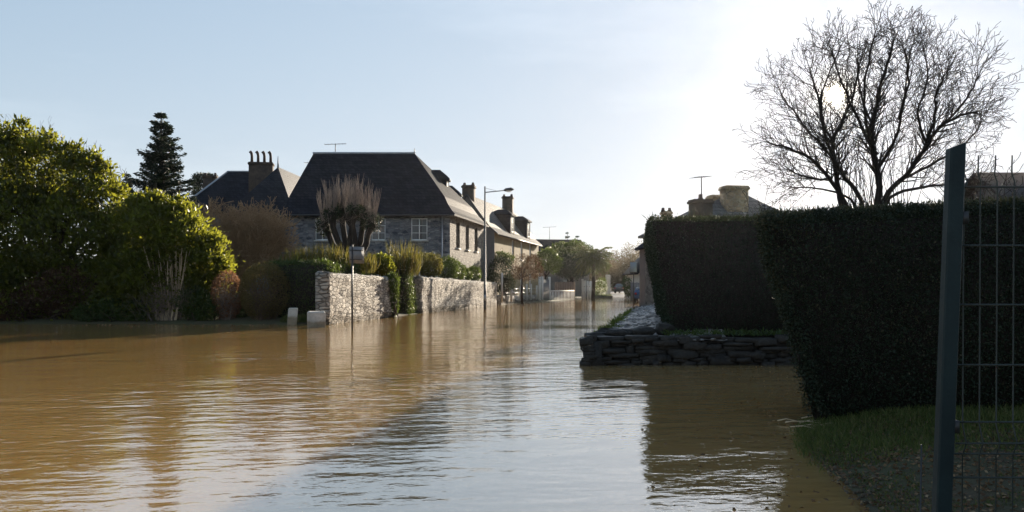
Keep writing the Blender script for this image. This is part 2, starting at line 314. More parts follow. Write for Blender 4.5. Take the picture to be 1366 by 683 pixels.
def watermat():
    m, n, l, out = new_mat('muddy_water'); tcd = n.new('ShaderNodeTexCoord'); v = tcd.outputs['Object']
    b = n.new('ShaderNodeBsdfPrincipled'); b.inputs['Roughness'].default_value = .025; b.inputs['IOR'].default_value = 1.33; b.inputs['Specular IOR Level'].default_value = 0; b.inputs['Subsurface Weight'].default_value = 1.0; b.inputs['Subsurface Radius'].default_value = (1.0, .8, .55); b.inputs['Subsurface Scale'].default_value = 1.6
    silt = noise(n, l, .12, 4, .6, v, (1, 1.6, 1)); r = ramp(n, [(.3, (.47, .25, .082)), (.7, (.56, .31, .108))]); l.new(silt.outputs['Fac'], r.inputs[0]); l.new(r.outputs[0], b.inputs['Base Color'])
    rot = n.new('ShaderNodeMapping'); rot.inputs['Rotation'].default_value = (0, 0, R(-9)); l.new(v, rot.inputs[0]); vr = rot.outputs[0]
    # calm lanes and wind-ruffled patches
    patch = noise(n, l, .13, 4, .55, vr, (.6, 1.8, 1)); pm = n.new('ShaderNodeMapRange'); pm.inputs['From Min'].default_value = .38; pm.inputs['From Max'].default_value = .62; pm.inputs['To Min'].default_value = .25; pm.inputs['To Max'].default_value = 1.0; l.new(patch.outputs['Fac'], pm.inputs['Value'])
    prev = None
    for scale, st, amp, patchy in ((.55, (.5, 1.3, 1), .02, False), (2.0, (.5, 1.25, 1), .022, True), (4.6, (.6, 1.2, 1), .012, True), (10, (.65, 1.15, 1), .0046, True), (30, (.7, 1.1, 1), .0010, False)):
        t = noise(n, l, scale, 2, .45, vr, st); bp = n.new('ShaderNodeBump'); bp.inputs['Distance'].default_value = amp * WAVE
        if patchy: l.new(pm.outputs[0], bp.inputs['Strength'])
        else: bp.inputs['Strength'].default_value = 1
        l.new(t.outputs['Fac'], bp.inputs['Height'])
        if prev: l.new(prev.outputs[0], bp.inputs['Normal'])
        prev = bp
    l.new(prev.outputs[0], b.inputs['Normal'])
    gl = n.new('ShaderNodeBsdfGlossy'); gl.inputs['Roughness'].default_value = .03; l.new(prev.outputs[0], gl.inputs['Normal'])
    lw = n.new('ShaderNodeLayerWeight'); lw.inputs['Blend'].default_value = .5; l.new(prev.outputs[0], lw.inputs['Normal'])
    pw = n.new('ShaderNodeMath'); pw.operation = 'POWER'; pw.inputs[1].default_value = 1.3; l.new(lw.outputs['Facing'], pw.inputs[0])
    ma = n.new('ShaderNodeMath'); ma.operation = 'MULTIPLY_ADD'; ma.inputs[1].default_value = .92; ma.inputs[2].default_value = .03; l.new(pw.outputs[0], ma.inputs[0])
    mx = n.new('ShaderNodeMixShader'); l.new(ma.outputs[0], mx.inputs[0]); l.new(b.outputs[0], mx.inputs[1]); l.new(gl.outputs[0], mx.inputs[2]); l.new(mx.outputs[0], out.inputs[0]); return m
WAVE = 1.0
M['water'] = watermat()

def groundmat():
    m, n, l, out = new_mat('garden_soil_and_turf'); tcd = n.new('ShaderNodeTexCoord'); v = tcd.outputs['Object']
    t = noise(n, l, .5, 6, .65, v); r = ramp(n, [(.35, (.065, .045, .024)), (.55, (.05, .048, .018)), (.75, (.06, .07, .022))]); l.new(t.outputs['Fac'], r.inputs[0])
    b = n.new('ShaderNodeBsdfPrincipled'); b.inputs['Roughness'].default_value = .9; l.new(r.outputs[0], b.inputs['Base Color'])
    t2 = noise(n, l, 12, 6, .7, v); bp = n.new('ShaderNodeBump'); bp.inputs['Distance'].default_value = .05; l.new(t2.outputs['Fac'], bp.inputs['Height']); l.new(bp.outputs[0], b.inputs['Normal'])
    l.new(b.outputs[0], out.inputs[0]); return m
M['ground'] = groundmat()

# ------------------------------------------------------------------ terrain, water, road
FLOOD = np.array([(-90, -30), (-90, 32.2), (-20, 32.2), (-8.6, 31.7), (-7.3, 31.2), (-5.9, 38.9), (-5.1, 44.3), (-1.2, 63.8), (6.2, 88), (9.5, 102), (12.0, 114), (17.5, 114), (16.5, 100), (12, 70), (6.6, 42), (1.45, 15.45),
                  (7.0, 15.45), (5.4, 12.2), (3.9, 9.7), (3.05, 8.35), (2.66, 7.0), (2.52, 6.1), (2.36, 5.3), (2.15, 4.2), (1.6, 2.2), (.7, .9), (-.6, .2), (-2, -30)])
def sdist(x, y):
    """signed distance to the flood outline, negative inside"""
    p = np.stack([x.ravel(), y.ravel()], 1); d = np.full(len(p), 1e9); ins = np.zeros(len(p), bool)
    for a, b in zip(FLOOD, np.roll(FLOOD, -1, 0)):
        e = b - a; w = p - a; t = np.clip((w @ e) / (e @ e), 0, 1); d = np.minimum(d, np.linalg.norm(w - t[:, None] * e, axis=1))
        c = ((a[1] > p[:, 1]) != (b[1] > p[:, 1])); xi = (b[0] - a[0]) * (p[:, 1] - a[1]) / (b[1] - a[1] + 1e-12) + a[0]; ins ^= c & (p[:, 0] < xi)
    return np.where(ins, -d, d).reshape(x.shape)
def height(x, y):
    x = np.asarray(x, float); y = np.asarray(y, float); s = sdist(x, y)
    wob = .02 * np.sin(x * 3.1 + y * 1.7) + .015 * np.sin(y * 4.3 - x * 2.2)
    up = np.where(s > 0, .38 * (1 - np.exp(-s / 2.2)) + np.clip(s - 30, 0, 400) * .004, np.maximum(s * .28, -.7))
    return up + wob * np.clip(np.abs(s) * 2, .15, 1)
def hz(x, y): return float(height(np.array([x]), np.array([y]))[0])
xs = np.concatenate([np.linspace(-310, -34, 24), np.arange(-33, 0, .75), np.arange(0, 9, .2), np.arange(9, 22, .8), np.linspace(23, 310, 26)])
ys = np.concatenate([np.linspace(-28, 0, 10), np.arange(.5, 20, .25), np.arange(20, 120, 1.0), np.linspace(122, 700, 50)])
gx, gy = np.meshgrid(xs, ys); gz = height(gx, gy)
def grid_mesh(name, gx, gy, gz, mat, parent=None, smooth=True):
    ny, nx = gx.shape; v = np.stack([gx, gy, gz], -1).reshape(-1, 3); i = np.arange((ny - 1) * (nx - 1)); a = (i // (nx - 1)) * nx + i % (nx - 1)
    f = np.stack([a, a + 1, a + nx + 1, a + nx], 1).ravel()
    return np_mesh(name, v, f, np.arange(len(i)) * 4, mat, parent, smooth)
tag(grid_mesh('ground', gx, gy, gz, M['ground']), 'garden soil and turf on the banks of the flooded street', kind='structure')
wx, wy = np.meshgrid(np.linspace(-120, 60, 10), np.linspace(-28, 117, 10))
tag(grid_mesh('water', wx, wy, wx * 0, M['water']), 'brown rippled flood water filling the street', kind='structure')
# the road where it climbs out of the flood
rp = [(12.2, 106), (14.2, 116), (19, 140), (25, 170), (33, 215), (48, 290)]
mb = MB()
pts = []
for i, (x, y) in enumerate(rp):
    a = np.array(rp[max(i - 1, 0)]); b = np.array(rp[min(i + 1, len(rp) - 1)]); d = (b - a) / np.linalg.norm(b - a); n_ = np.array((d[1], -d[0])) * 2.9
    pts.append([(x - n_[0], y - n_[1], hz(x, y) + .06), (x + n_[0], y + n_[1], hz(x, y) + .06)])
for a, b in zip(pts[:-1], pts[1:]): mb.poly([a[0], a[1], b[1], b[0]])
tag(mb.build('road', M['asphalt']), 'wet road rising out of the flood at the far end', kind='structure')

# ------------------------------------------------------------------ walls with openings, windows, houses
def n2(a, b):
    d = np.array(b[:2], float) - np.array(a[:2], float); L = np.linalg.norm(d); d /= L; return d, np.array((d[1], -d[0])), L
def wall(mb, a, b, z0, z1, ops=(), rev=.18):
    """vertical wall face from a to b (outside is to the right of a->b) with real openings and their reveals"""
    d, n_, L = n2(a, b); us = sorted({0, L, *[o[0] for o in ops], *[o[1] for o in ops]}); zs = sorted({z0, z1, *[o[2] for o in ops], *[o[3] for o in ops]})
    def q(u, z, k=0): return (a[0] + d[0] * u - n_[0] * k, a[1] + d[1] * u - n_[1] * k, z)
    for u0, u1 in zip(us[:-1], us[1:]):
        for w0, w1 in zip(zs[:-1], zs[1:]):
            um, zm = (u0 + u1) / 2, (w0 + w1) / 2
            if any(o[0] < um < o[1] and o[2] < zm < o[3] for o in ops): continue
            mb.poly([q(u0, w0), q(u1, w0), q(u1, w1), q(u0, w1)])
    for u0, u1, w0, w1 in ops:
        mb.poly([q(u0, w0), q(u0, w1), q(u0, w1, rev), q(u0, w0, rev)]); mb.poly([q(u1, w0), q(u1, w0, rev), q(u1, w1, rev), q(u1, w1)])
        mb.poly([q(u0, w0), q(u0, w0, rev), q(u1, w0, rev), q(u1, w0)]); mb.poly([q(u0, w1), q(u1, w1), q(u1, w1, rev), q(u0, w1, rev)])
def window(parent, a, b, op, frame=None, curtain=True, sill=True, bars=2, rev=.14, name='window'):
    d, n_, L = n2(a, b); u0, u1, w0, w1 = op; frame = frame or M['white_paint']
    def q(u, z, k): return np.array((a[0] + d[0] * u - n_[0] * k, a[1] + d[1] * u - n_[1] * k, z))
    mb = MB(); t = .07
    def bar(ua, ub, za, zb, k0=rev - .06, k1=rev): mb.hexa([q(ua, za, k0), q(ub, za, k0), q(ub, za, k1), q(ua, za, k1)], [q(ua, zb, k0), q(ub, zb, k0), q(ub, zb, k1), q(ua, zb, k1)])
    bar(u0 + .002, u0 + t, w0 + .002, w1 - .002); bar(u1 - t, u1 - .002, w0 + .002, w1 - .002); bar(u0 + t, u1 - t, w0 + .002, w0 + t); bar(u0 + t, u1 - t, w1 - t, w1 - .002)
    um = (u0 + u1) / 2
    if u1 - u0 > .6: bar(um - .045, um + .045, w0 + t, w1 - t)
    for i in range(1, bars + 1):
        z = w0 + (w1 - w0) * i / (bars + 1)
        bar(u0 + t, um - .045, z - .02, z + .02, rev - .045, rev - .01); bar(um + .045, u1 - t, z - .02, z + .02, rev - .045, rev - .01)
    f = mb.build(name, frame, parent)
    g = MB(); g.poly([q(u0 + .01, w0 + .01, rev - .005), q(u1 - .01, w0 + .01, rev - .005), q(u1 - .01, w1 - .01, rev - .005), q(u0 + .01, w1 - .01, rev - .005)]); g.build('pane', M['glass'], f)
    if curtain:
        c = MB(); k = 14; W = (u1 - u0) * .36
        for s, e in ((u0 + .04, u0 + .04 + W), (u1 - .04 - W, u1 - .04)):
            for i in range(k):
                ua, ub = s + (e - s) * i / k, s + (e - s) * (i + 1) / k
                c.poly([q(ua, w0 + .05, rev + .09 + .03 * (i % 2)), q(ub, w0 + .05, rev + .09 + .03 * ((i + 1) % 2)), q(ub, w1 - .04, rev + .09 + .03 * ((i + 1) % 2)), q(ua, w1 - .04, rev + .09 + .03 * (i % 2))])
        c.build('curtain', M['curtain'], f)
    if sill:
        m2 = MB(); m2.hexa([q(u0 - .08, w0 - .10, -.08), q(u1 + .08, w0 - .10, -.08), q(u1 + .08, w0 - .10, .10), q(u0 - .08, w0 - .10, .10)], [q(u0 - .08, w0 - .004, -.08), q(u1 + .08, w0 - .004, -.08), q(u1 + .08, w0 + .003, .10), q(u0 - .08, w0 + .003, .10)])
        m2.build('sill', M['concrete'], f)
    return f
def hiproof(mb, fp, r0, r1, prof, over=.35):
    """fp: four eave corners (ccw from front left), r0/r1 ridge ends in plan, prof: (inset 0..1, z)"""
    fp = [np.array(p, float) for p in fp]; c = sum(fp) / 4; fp = [p + (p - c) / np.linalg.norm(p - c) * over * 1.4 for p in fp]
    tgt = [np.array(r0), np.array(r1), np.array(r1), np.array(r0)]
    rings = [[(*(p + (q - p) * t), z) for p, q in zip(fp, tgt)] for t, z in prof]
    for A, B in zip(rings[:-1], rings[1:]):
        for k in range(4):
            e = [A[k], A[(k + 1) % 4], B[(k + 1) % 4], B[k]]
            if np.linalg.norm(np.array(B[k]) - np.array(B[(k + 1) % 4])) < 1e-6: e = e[:3]
            mb.poly(e)
    A = rings[0]; mb.poly([(p[0], p[1], p[2] - .02) for p in A[::-1]])
    for k in range(4): a, b = A[k], A[(k + 1) % 4]; mb.poly([(a[0], a[1], a[2] - .14), (b[0], b[1], b[2] - .14), (b[0], b[1], b[2] - .001), (a[0], a[1], a[2] - .001)])
    return rings
def aerial(parent, x, y, z, h, ang=0, L=.9):
    mb = MB(); mb.tube([(x, y, z), (x, y, z + h)], .03, 6); c, s = math.cos(ang), math.sin(ang)
    mb.tube([(x - c * L, y - s * L, z + h - .05), (x + c * L, y + s * L, z + h + .06)], .022, 5)
    for i in range(7):
        t = -1 + 2 * i / 6; w = .42 - .08 * i / 6; px_, py_ = x + c * L * t, y + s * L * t; mb.tube([(px_ + s * w, py_ - c * w, z + h + .055 * t), (px_ - s * w, py_ + c * w, z + h + .055 * t)], .012, 4)
    return mb.build('aerial', M['dark_metal'], parent)
def chimney(parent, c, ux, w, d, z0, z1, mat, pots=2, potz=.45, curved=False):
    mb = MB(); mb.obox(c, ux, w, d, z0, z1 - .22); mb.obox(c, ux, w + .14, d + .14, z1 - .22, z1 - .08); mb.obox(c, ux, w + .04, d + .04, z1 - .08, z1)
    o = mb.build('chimney', mat, parent); u = np.array(ux[:2], float); u /= np.linalg.norm(u)
    for i in range(pots):
        t = (i - (pots - 1) / 2) * (w * .8 / max(pots - 1, 1)) if pots > 1 else 0
        x, y = c[0] + u[0] * t, c[1] + u[1] * t; m2 = MB()
        if curved: m2.tube([(x, y, z1 - .05), (x, y, z1 + potz * .6), (x - .04, y, z1 + potz * .85), (x - .16, y, z1 + potz)], [.13, .11, .12, .14], 8)
        else: m2.tube([(x, y, z1 - .05), (x, y, z1 + .08), (x, y, z1 + .1), (x, y, z1 + potz)], [.16, .15, .12, .11], 10)
        m2.build('chimney_pot', M['pot'], o)
    return o

# --- the big slate-roofed stone house on the corner
A, B, C_, D_ = (-15.75, 56.0), (-4.37, 56.0), (-2.35, 66.5), (-16.1, 66.5)
hs = thing('stone_house', 'big grey stone house with tall dark slate hipped roof and sunlit side', 'house', (-10, 61, 0))
wm = MB(); front_ops = [(1.9, 2.9, 4.75, 6.3), (5.85, 6.85, 4.75, 6.3), (8.65, 9.8, 4.75, 6.3), (5.8, 6.85, 1.6, 3.4), (8.7, 9.75, 1.6, 3.4), (2.9, 4.0, .4, 3.0)]
wall(wm, A, B, -.3, 6.55, front_ops); wall(wm, C_, D_, -.3, 6.55); wall(wm, D_, A, -.3, 6.55)
wm.build('wall', M['house_stone'], hs)
sm_ = MB(); side_ops = [(1.7, 2.75, 4.3, 6.2), (4.5, 5.55, 4.3, 6.2), (7.4, 8.45, 4.3, 6.2), (1.7, 2.75, 1.0, 2.9), (4.55, 5.7, .1, 2.9), (7.4, 8.45, 1.0, 2.9)]
wall(sm_, (B[0] + .003, B[1]), C_, -.3, 6.55, side_ops, .25); sm_.build('side_wall', M['side_stone'], hs)
for op in front_ops[:5]: window(hs, A, B, op)
for k, op in enumerate(side_ops):
    if k != 4: window(hs, (B[0] + .003, B[1]), C_, op, M['wood_grey'], False, True, 3, .2)
def door(parent, a, b, op, mat, rev=.16):
    d, n_, L = n2(a, b); u0, u1, w0, w1 = op
    def q(u, z, k): return np.array((a[0] + d[0] * u - n_[0] * k, a[1] + d[1] * u - n_[1] * k, z))
    mb = MB()
    def bar(ua, ub, za, zb, k0, k1): mb.hexa([q(ua, za, k0), q(ub, za, k0), q(ub, za, k1), q(ua, za, k1)], [q(ua, zb, k0), q(ub, zb, k0), q(ub, zb, k1), q(ua, zb, k1)])
    bar(u0 + .003, u1 - .003, w0, w1 - .003, rev - .04, rev)
    for s0, s1 in ((.1, .45), (.55, .92)):
        for t0, t1 in ((.08, .38), (.45, .92)): bar(u0 + (u1 - u0) * s0, u0 + (u1 - u0) * s1, w0 + (w1 - w0) * t0, w0 + (w1 - w0) * t1, rev - .06, rev - .04)
    o = mb.build('door', mat, parent); h = MB(); p = q(u0 + .12, w0 + 1.0, rev - .1); h.tube([p, p + np.array((d[0] * .1, d[1] * .1, 0))], .015, 6); h.build('handle', M['zinc'], o)
door(hs, A, B, front_ops[5], M['wood_grey']); door(hs, (B[0] + .003, B[1]), C_, side_ops[4], M['wood_grey'])
rm = MB(); hiproof(rm, [A, B, C_, D_], (-15.25, 61.2), (-7.5, 61.2), [(0, 6.58), (.07, 6.86), (.15, 7.3), (.24, 7.95), (1, 11.72)], .38)
roof = rm.build('roof', M['slate'], hs)
rg = MB(); rg.tube([(-15.3, 61.2, 11.74), (-7.45, 61.2, 11.74)], .09, 6); rg.tube([(-7.5, 61.2, 11.7), (-7.5, 61.2, 12.1)], [.07, .03], 6); rg.build('ridge_cap', M['lead'], roof)
for (dx, dy, w, zt) in ((-5.1, 62.5, 1.1, 9.9), (-4.35, 65.2, .9, 9.0)):   # dormers on the street slope
    f0, f1 = (dx, dy - w / 2), (dx + .1, dy + w / 2); dm = MB(); op = (.18, w - .18, zt - 1.25, zt - .15)
    wall(dm, f0, f1, 7.4, zt, [op], .1)
    dm.hexa([(dx - 2.2, dy - w / 2, 7.6), (dx - .01, dy - w / 2, 7.4), (dx - .01, dy - w / 2 + .08, 7.4), (dx - 2.2, dy - w / 2 + .08, 7.6)], [(dx - 2.2, dy - w / 2, zt), (dx - .01, dy - w / 2, zt), (dx - .01, dy - w / 2 + .08, zt), (dx - 2.2, dy - w / 2 + .08, zt)])
    dm.hexa([(dx - 2.2, dy + w / 2 - .08, 7.6), (dx + .07, dy + w / 2 - .08, 7.4), (dx + .07, dy + w / 2, 7.4), (dx - 2.2, dy + w / 2, 7.6)], [(dx - 2.2, dy + w / 2 - .08, zt), (dx + .07, dy + w / 2 - .08, zt), (dx + .07, dy + w / 2, zt), (dx - 2.2, dy + w / 2, zt)])
    do = dm.build('dormer', M['slate'], hs); window(do, f0, f1, op, M['white_paint'], False, False, 1, .08, 'dormer_window')
    r2 = MB(); hiproof(r2, [(dx - 2.4, dy - w / 2), (dx + .1, dy - w / 2), (dx + .1, dy + w / 2), (dx - 2.4, dy + w / 2)], (dx - 2.3, dy), (dx - .55, dy), [(0, zt), (.3, zt + .25), (1, zt + .75)], .12); r2.build('dormer_roof', M['slate'], do)
dp = MB(); dp.tube([(-4.9, 55.9, 6.5), (-4.9, 55.9, .2)], .05, 8); dp.build('downpipe', M['zinc'], hs)
gt = MB(); gt.tube([(-16.1, 55.58, 6.46), (-4.0, 55.58, 6.46)], .07, 8); gt.build('gutter', M['dark_metal'], hs)
aerial(hs, -13.6, 61.3, 11.65, .8, .2, .8); aerial(hs, -15.9, 64.2, 8.6, 2.9, .1, .8)

# --- lean-to shed at its flank
sh = thing('lean_to_shed', 'low dark shed with a single-slope roof at the flank of the big stone house', 'shed', (-18, 56.5, 0))
mb = MB(); wall(mb, (-20.4, 55.3), (-16.0, 55.3), -.2, 2.6, [(2.6, 3.5, .3, 2.3)]); wall(mb, (-20.4, 59), (-20.4, 55.3), -.2, 2.6); mb.poly([(-20.4, 55.3, 2.6), (-16.0, 55.3, 2.6), (-16.0, 55.3, 5.0)]); mb.build('wall', M['dark_wall'], sh)
mb = MB(); mb.hexa([(-20.9, 54.9, 2.45), (-16.12, 54.9, 4.85), (-16.12, 59.2, 4.85), (-20.9, 59.2, 2.45)], [(-20.9, 54.9, 2.6), (-16.12, 54.9, 5.0), (-16.12, 59.2, 5.0), (-20.9, 59.2, 2.6)]); mb.build('roof', M['slate'], sh)
door(sh, (-20.4, 55.3), (-16.0, 55.3), (2.6, 3.5, .3, 2.3), M['blue_sign'])

# --- the manor behind with clustered chimney pots and a steep pavilion
mn = thing('manor_house', 'dark manor behind with steep pavilion roof and four tall chimney pots', 'house', (-24, 75, 0))
mb = MB(); fp = [(-29, 70), (-22, 70), (-22, 80), (-29, 80)]; pf = [(-22.5, 62.5), (-17.0, 62.5), (-16.4, 85), (-22.5, 85)]
for q_ in (fp, pf):
    for k in range(4):
        ops = [(1.2, 2.2, 4.2, 6.2), (3.4, 4.4, 4.2, 6.2)] if k == 0 else ()
        wall(mb, q_[k], q_[(k + 1) % 4], .1, 7.9 if q_ is fp else 6.9, ops)
mb.build('wall', M['house_stone'], mn)
for q_ in (fp, pf):
    for op in ((1.2, 2.2, 4.2, 6.2), (3.4, 4.4, 4.2, 6.2)): window(mn, q_[0], q_[1], op)
mb = MB(); hiproof(mb, fp, (-26.8, 75), (-22.6, 75), [(0, 8.0), (.15, 8.75), (1, 12.3)], .3); mr = mb.build('roof', M['slate'], mn)
mb = MB(); hiproof(mb, pf[1:] + pf[:1], (-19.4, 66), (-18.7, 80), [(0, 7.0), (.12, 7.5), (1, 11.4)], .3); pr = mb.build('pavilion_roof', M['slate_sheen'], mn)
mb = MB(); mb.tube([(-19.4, 66, 11.3), (-19.4, 66, 12.3)], [.09, .02], 6); mb.build('hip_flashing', M['lead'], pr)
mb = MB(); mb.tube([(-26.8, 75, 12.3), (-29.3, 69.8, 8.3)], .1, 5); mb.tube([(-26.8, 75, 12.33), (-22.6, 75, 12.33)], .08, 5); mb.build('hip_flashing', M['lead'], mr)
chimney(mn, (-21.6, 68.6), (1, .15), 1.95, .95, 7.5, 12.15, M['brick'], 4, .95, True)
chimney(mn, (-30.3, 80), (1, 0), 1.2, .8, 7.0, 12.6, M['brick'], 2, .3)
dm = MB(); dm.obox((-17.6, 71.5), (0, 1), 1.3, 1.6, 8.0, 9.9); do = dm.build('dormer', M['slate'], mn); dm = MB(); hiproof(dm, [(-18.4, 70.8), (-16.8, 70.8), (-16.8, 72.2), (-18.4, 72.2)], (-18.4, 71.5), (-17.5, 71.5), [(0, 9.9), (1, 10.5)], .15); dm.build('dormer_roof', M['slate'], do)

# --- the long ochre house along the street
h2 = thing('ochre_house', 'long ochre street house with two slated dormers and dark gable end', 'house', (-1, 78, 0))
e0, e1 = np.array((-1.5, 68.0)), np.array((2.9, 87.0)); sd = (e1 - e0) / np.linalg.norm(e1 - e0); sn = np.array((sd[1], -sd[0])); dep = 4.9
b0, b1 = e0 - sn * dep, e1 - sn * dep; m0, m1 = e0 - sn * dep / 2, e1 - sn * dep / 2; EZ, RZ = 6.2, 9.35
Lh = np.linalg.norm(e1 - e0)
ops2 = [(u, u + .95, z0, z1) for u in (6.6, 10.4, 14.6) for z0, z1 in ((4.1, 5.85), (1.0, 2.8))]
mb = MB(); wall(mb, e0, e1, -.2, EZ, ops2); mb.build('street_wall', M['render_wall'], h2)
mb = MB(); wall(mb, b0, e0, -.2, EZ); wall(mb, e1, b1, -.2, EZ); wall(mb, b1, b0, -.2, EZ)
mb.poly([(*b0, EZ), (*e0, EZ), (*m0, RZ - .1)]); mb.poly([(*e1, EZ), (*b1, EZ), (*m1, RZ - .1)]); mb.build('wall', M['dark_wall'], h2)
for op in ops2: window(h2, e0, e1, op, None, True, True, 2)
mb = MB(); ov = sd * .25
for (p0, p1, s) in ((e0 + sn * .35 - ov, e1 + sn * .35 + ov, 1), (b0 - sn * .35 - ov, b1 - sn * .35 + ov, -1)):
    zl = EZ - .28; q0, q1 = m0 - ov, m1 + ov; mid0, mid1 = p0 + (q0 - p0) * .25, p1 + (q1 - p1) * .25; zm = zl + (RZ - zl) * .17
    for a, b, za, zb in ((p0, p1, zl, zm), ): pass
    low = [(*p0, zl), (*p1, zl), (*mid1, zm), (*mid0, zm)]; up = [(*mid0, zm), (*mid1, zm), (*q1, RZ), (*q0, RZ)]
    for f in (low, up):
        f = f if s > 0 else f[::-1]; mb.poly([(x, y, z + .12) for x, y, z in f]); mb.poly([(x, y, z) for x, y, z in f[::-1]])
    mb.poly([(*p0, zl), (*p1, zl), (*p1, zl + .12), (*p0, zl + .12)]); mb.poly([(*p0, zl), (*mid0, zm), (*mid0, zm + .12), (*p0, zl + .12)]); mb.poly([(*mid0, zm), (*q0, RZ), (*q0, RZ + .12), (*mid0, zm + .12)])
mb.build('roof', M['slate_lit'], h2)
mb = MB(); mb.tube([(*(e0 + sn * .4), EZ - .3), (*(e1 + sn * .4), EZ - .3)], .06, 6); mb.build('gutter', M['dark_metal'], h2)
cpt = m0 + sd * .6; chimney(h2, cpt, sn, .95, .9, 8.2, 10.25, M['brick'], 2, .25)
cpt = m1 - sd * 4.2; chimney(h2, cpt, sn, 1.0, .9, 8.4, 10.9, M['brick'], 2, .25)
for u, w in ((6.2, 1.7), (13.6, 1.7)):
    c0 = e0 + sd * u - sn * .05; c1 = e0 + sd * (u + w) - sn * .05; op = (.35, w - .35, 6.6, 8.0); dm = MB(); wall(dm, c0, c1, EZ + .05, 8.25, [op], .1)
    for c in (c0, c1 - sd * .08): dm.hexa([(*c, 6.3), (*(c + sd * .08), 6.3), (*(c + sd * .08 - sn * 1.9), 7.6), (*(c - sn * 1.9), 7.6)], [(*c, 8.25), (*(c + sd * .08), 8.25), (*(c + sd * .08 - sn * 1.9), 8.25), (*(c - sn * 1.9), 8.25)])
    do = dm.build('dormer', M['slate'], h2); window(do, c0, c1, op, None, True, False, 2, .07, 'dormer_window')
    r2 = MB(); bk0, bk1 = c0 - sn * 2.1, c1 - sn * 2.1; hiproof(r2, [c1, bk1, bk0, c0], (c0 + c1) / 2 - sn * .6, (c0 + c1) / 2 - sn * 1.4, [(0, 8.26), (1, 8.75)], .15); r2.build('dormer_roof', M['slate'], do)

# --- low slate building further down the street
lb = thing('low_building', 'wide low building with level dark roof ridge behind the street trees', 'building', (6, 112, 0))
mb = MB(); q_ = [(1.5, 106), (10.4, 107.5), (9.9, 114.5), (1.0, 113)]
for k in range(4): wall(mb, q_[k], q_[(k + 1) % 4], -.1, 5.4, [(1.5, 2.5, 2.2, 3.8), (5.5, 6.5, 2.2, 3.8)] if k == 0 else ())
mb.build('wall', M['dark_wall'], lb)
for op in [(1.5, 2.5, 2.2, 3.8), (5.5, 6.5, 2.2, 3.8)]: window(lb, q_[0], q_[1], op)
mb = MB(); hiproof(mb, q_, (2.0, 109.6), (9.6, 110.9), [(0, 5.4), (1, 8.0)], .4); mb.build('roof', M['slate'], lb); aerial(lb, 5.2, 110.2, 7.9, 1.8, 0, .9)

# --- houses behind the clipped hedges
h4 = thing('chimneyed_house', 'grey slate house with massive stone chimney behind the flat-topped hedge', 'house', (11.5, 45, 0))
q_ = [(9.4, 42.5), (16.5, 44.0), (15.3, 50.5), (8.2, 49.0)]
mb = MB()
for k in range(4): wall(mb, q_[k], q_[(k + 1) % 4], -.1, 4.6, [(1.4, 2.4, 1.6, 3.4)] if k in (0, 3) else ())
mb.build('wall', M['side_stone'], h4); window(h4, q_[0], q_[1], (1.4, 2.4, 1.6, 3.4)); window(h4, q_[3], q_[0], (1.4, 2.4, 1.6, 3.4))
mb = MB(); hiproof(mb, q_, (12.5, 46.3), (13.6, 46.9), [(0, 4.6), (.15, 4.95), (1, 7.0)], .35); mb.build('roof', M['slate_lit'], h4)
chimney(h4, (12.55, 45.0), (1, .2), 1.3, .9, 4.4, 7.15, M['chimney_stone'], 0)
chimney(h4, (11.9, 46.0), (1, .2), 1.0, .8, 4.4, 6.75, M['chimney_stone'], 0)
chimney(h4, (10.35, 43.7), (1, .2), 1.05, .8, 3.4, 6.25, M['brick'], 1, .3); aerial(h4, 10.4, 43.7, 6.2, 1.3, .5, .5)
h6 = thing('stone_cottage', 'low cottage behind the hedge, only its dark roof and a twin-pot chimney showing', 'house', (12.4, 60, 0))
q_ = [(10.6, 55.5), (16.4, 56.7), (15.6, 62.5), (9.8, 61.2)]; mb = MB()
for k in range(4): wall(mb, q_[k], q_[(k + 1) % 4], -.1, 4.4)
mb.build('wall', M['dark_wall'], h6); mb = MB(); hiproof(mb, q_, (11.8, 58.6), (14.5, 59.4), [(0, 4.4), (1, 6.3)], .3); mb.build('roof', M['slate'], h6)
chimney(h6, (11.3, 58.3), (1, .2), .62, .6, 4.6, 7.0, M['chimney_stone'], 2, .25)
h5 = thing('brown_roofed_house', 'house with a broad brown roof seen through the wire fence over the hedge', 'house', (21.5, 29, 0))
q_ = [(17.2, 26), (26, 26), (26, 32), (17.2, 32)]; mb = MB()
for k in range(4): wall(mb, q_[k], q_[(k + 1) % 4], .1, 3.6, [(2, 3, 1.2, 2.6)] if k == 0 else ())
mb.build('wall', M['dark_wall'], h5); window(h5, q_[0], q_[1], (2, 3, 1.2, 2.6))
mb = MB(); mb.hexa([(16.8, 25.5, 3.4), (26.4, 25.5, 3.4), (26.4, 29, 5.5), (16.8, 29, 5.5)], [(16.8, 25.5, 3.55), (26.4, 25.5, 3.55), (26.4, 29, 5.65), (16.8, 29, 5.65)]); mb.hexa([(16.8, 29.01, 5.5), (26.4, 29.01, 5.5), (26.4, 32.5, 3.4), (16.8, 32.5, 3.4)], [(16.8, 29.01, 5.65), (26.4, 29.01, 5.65), (26.4, 32.5, 3.55), (16.8, 32.5, 3.55)])
mb.build('roof', plain('brown_roof_tiles', (.035, .03, .028), (.065, .056, .05), 3, .8, .02, 14, .3, 0, (6, 1, 1)), h5); mb = MB(); mb.poly([(17.2, 26, 3.6), (17.2, 29, 5.5), (17.2, 32, 3.6)]); mb.build('gable', M['dark_wall'], h5)
h7 = thing('pale_gabled_house', 'small pale gabled house beside the far end of the flat-topped hedge', 'house', (17, 104, 0))
q_ = [(16.2, 101), (21, 102), (20, 108), (15.2, 107)]; mb = MB()
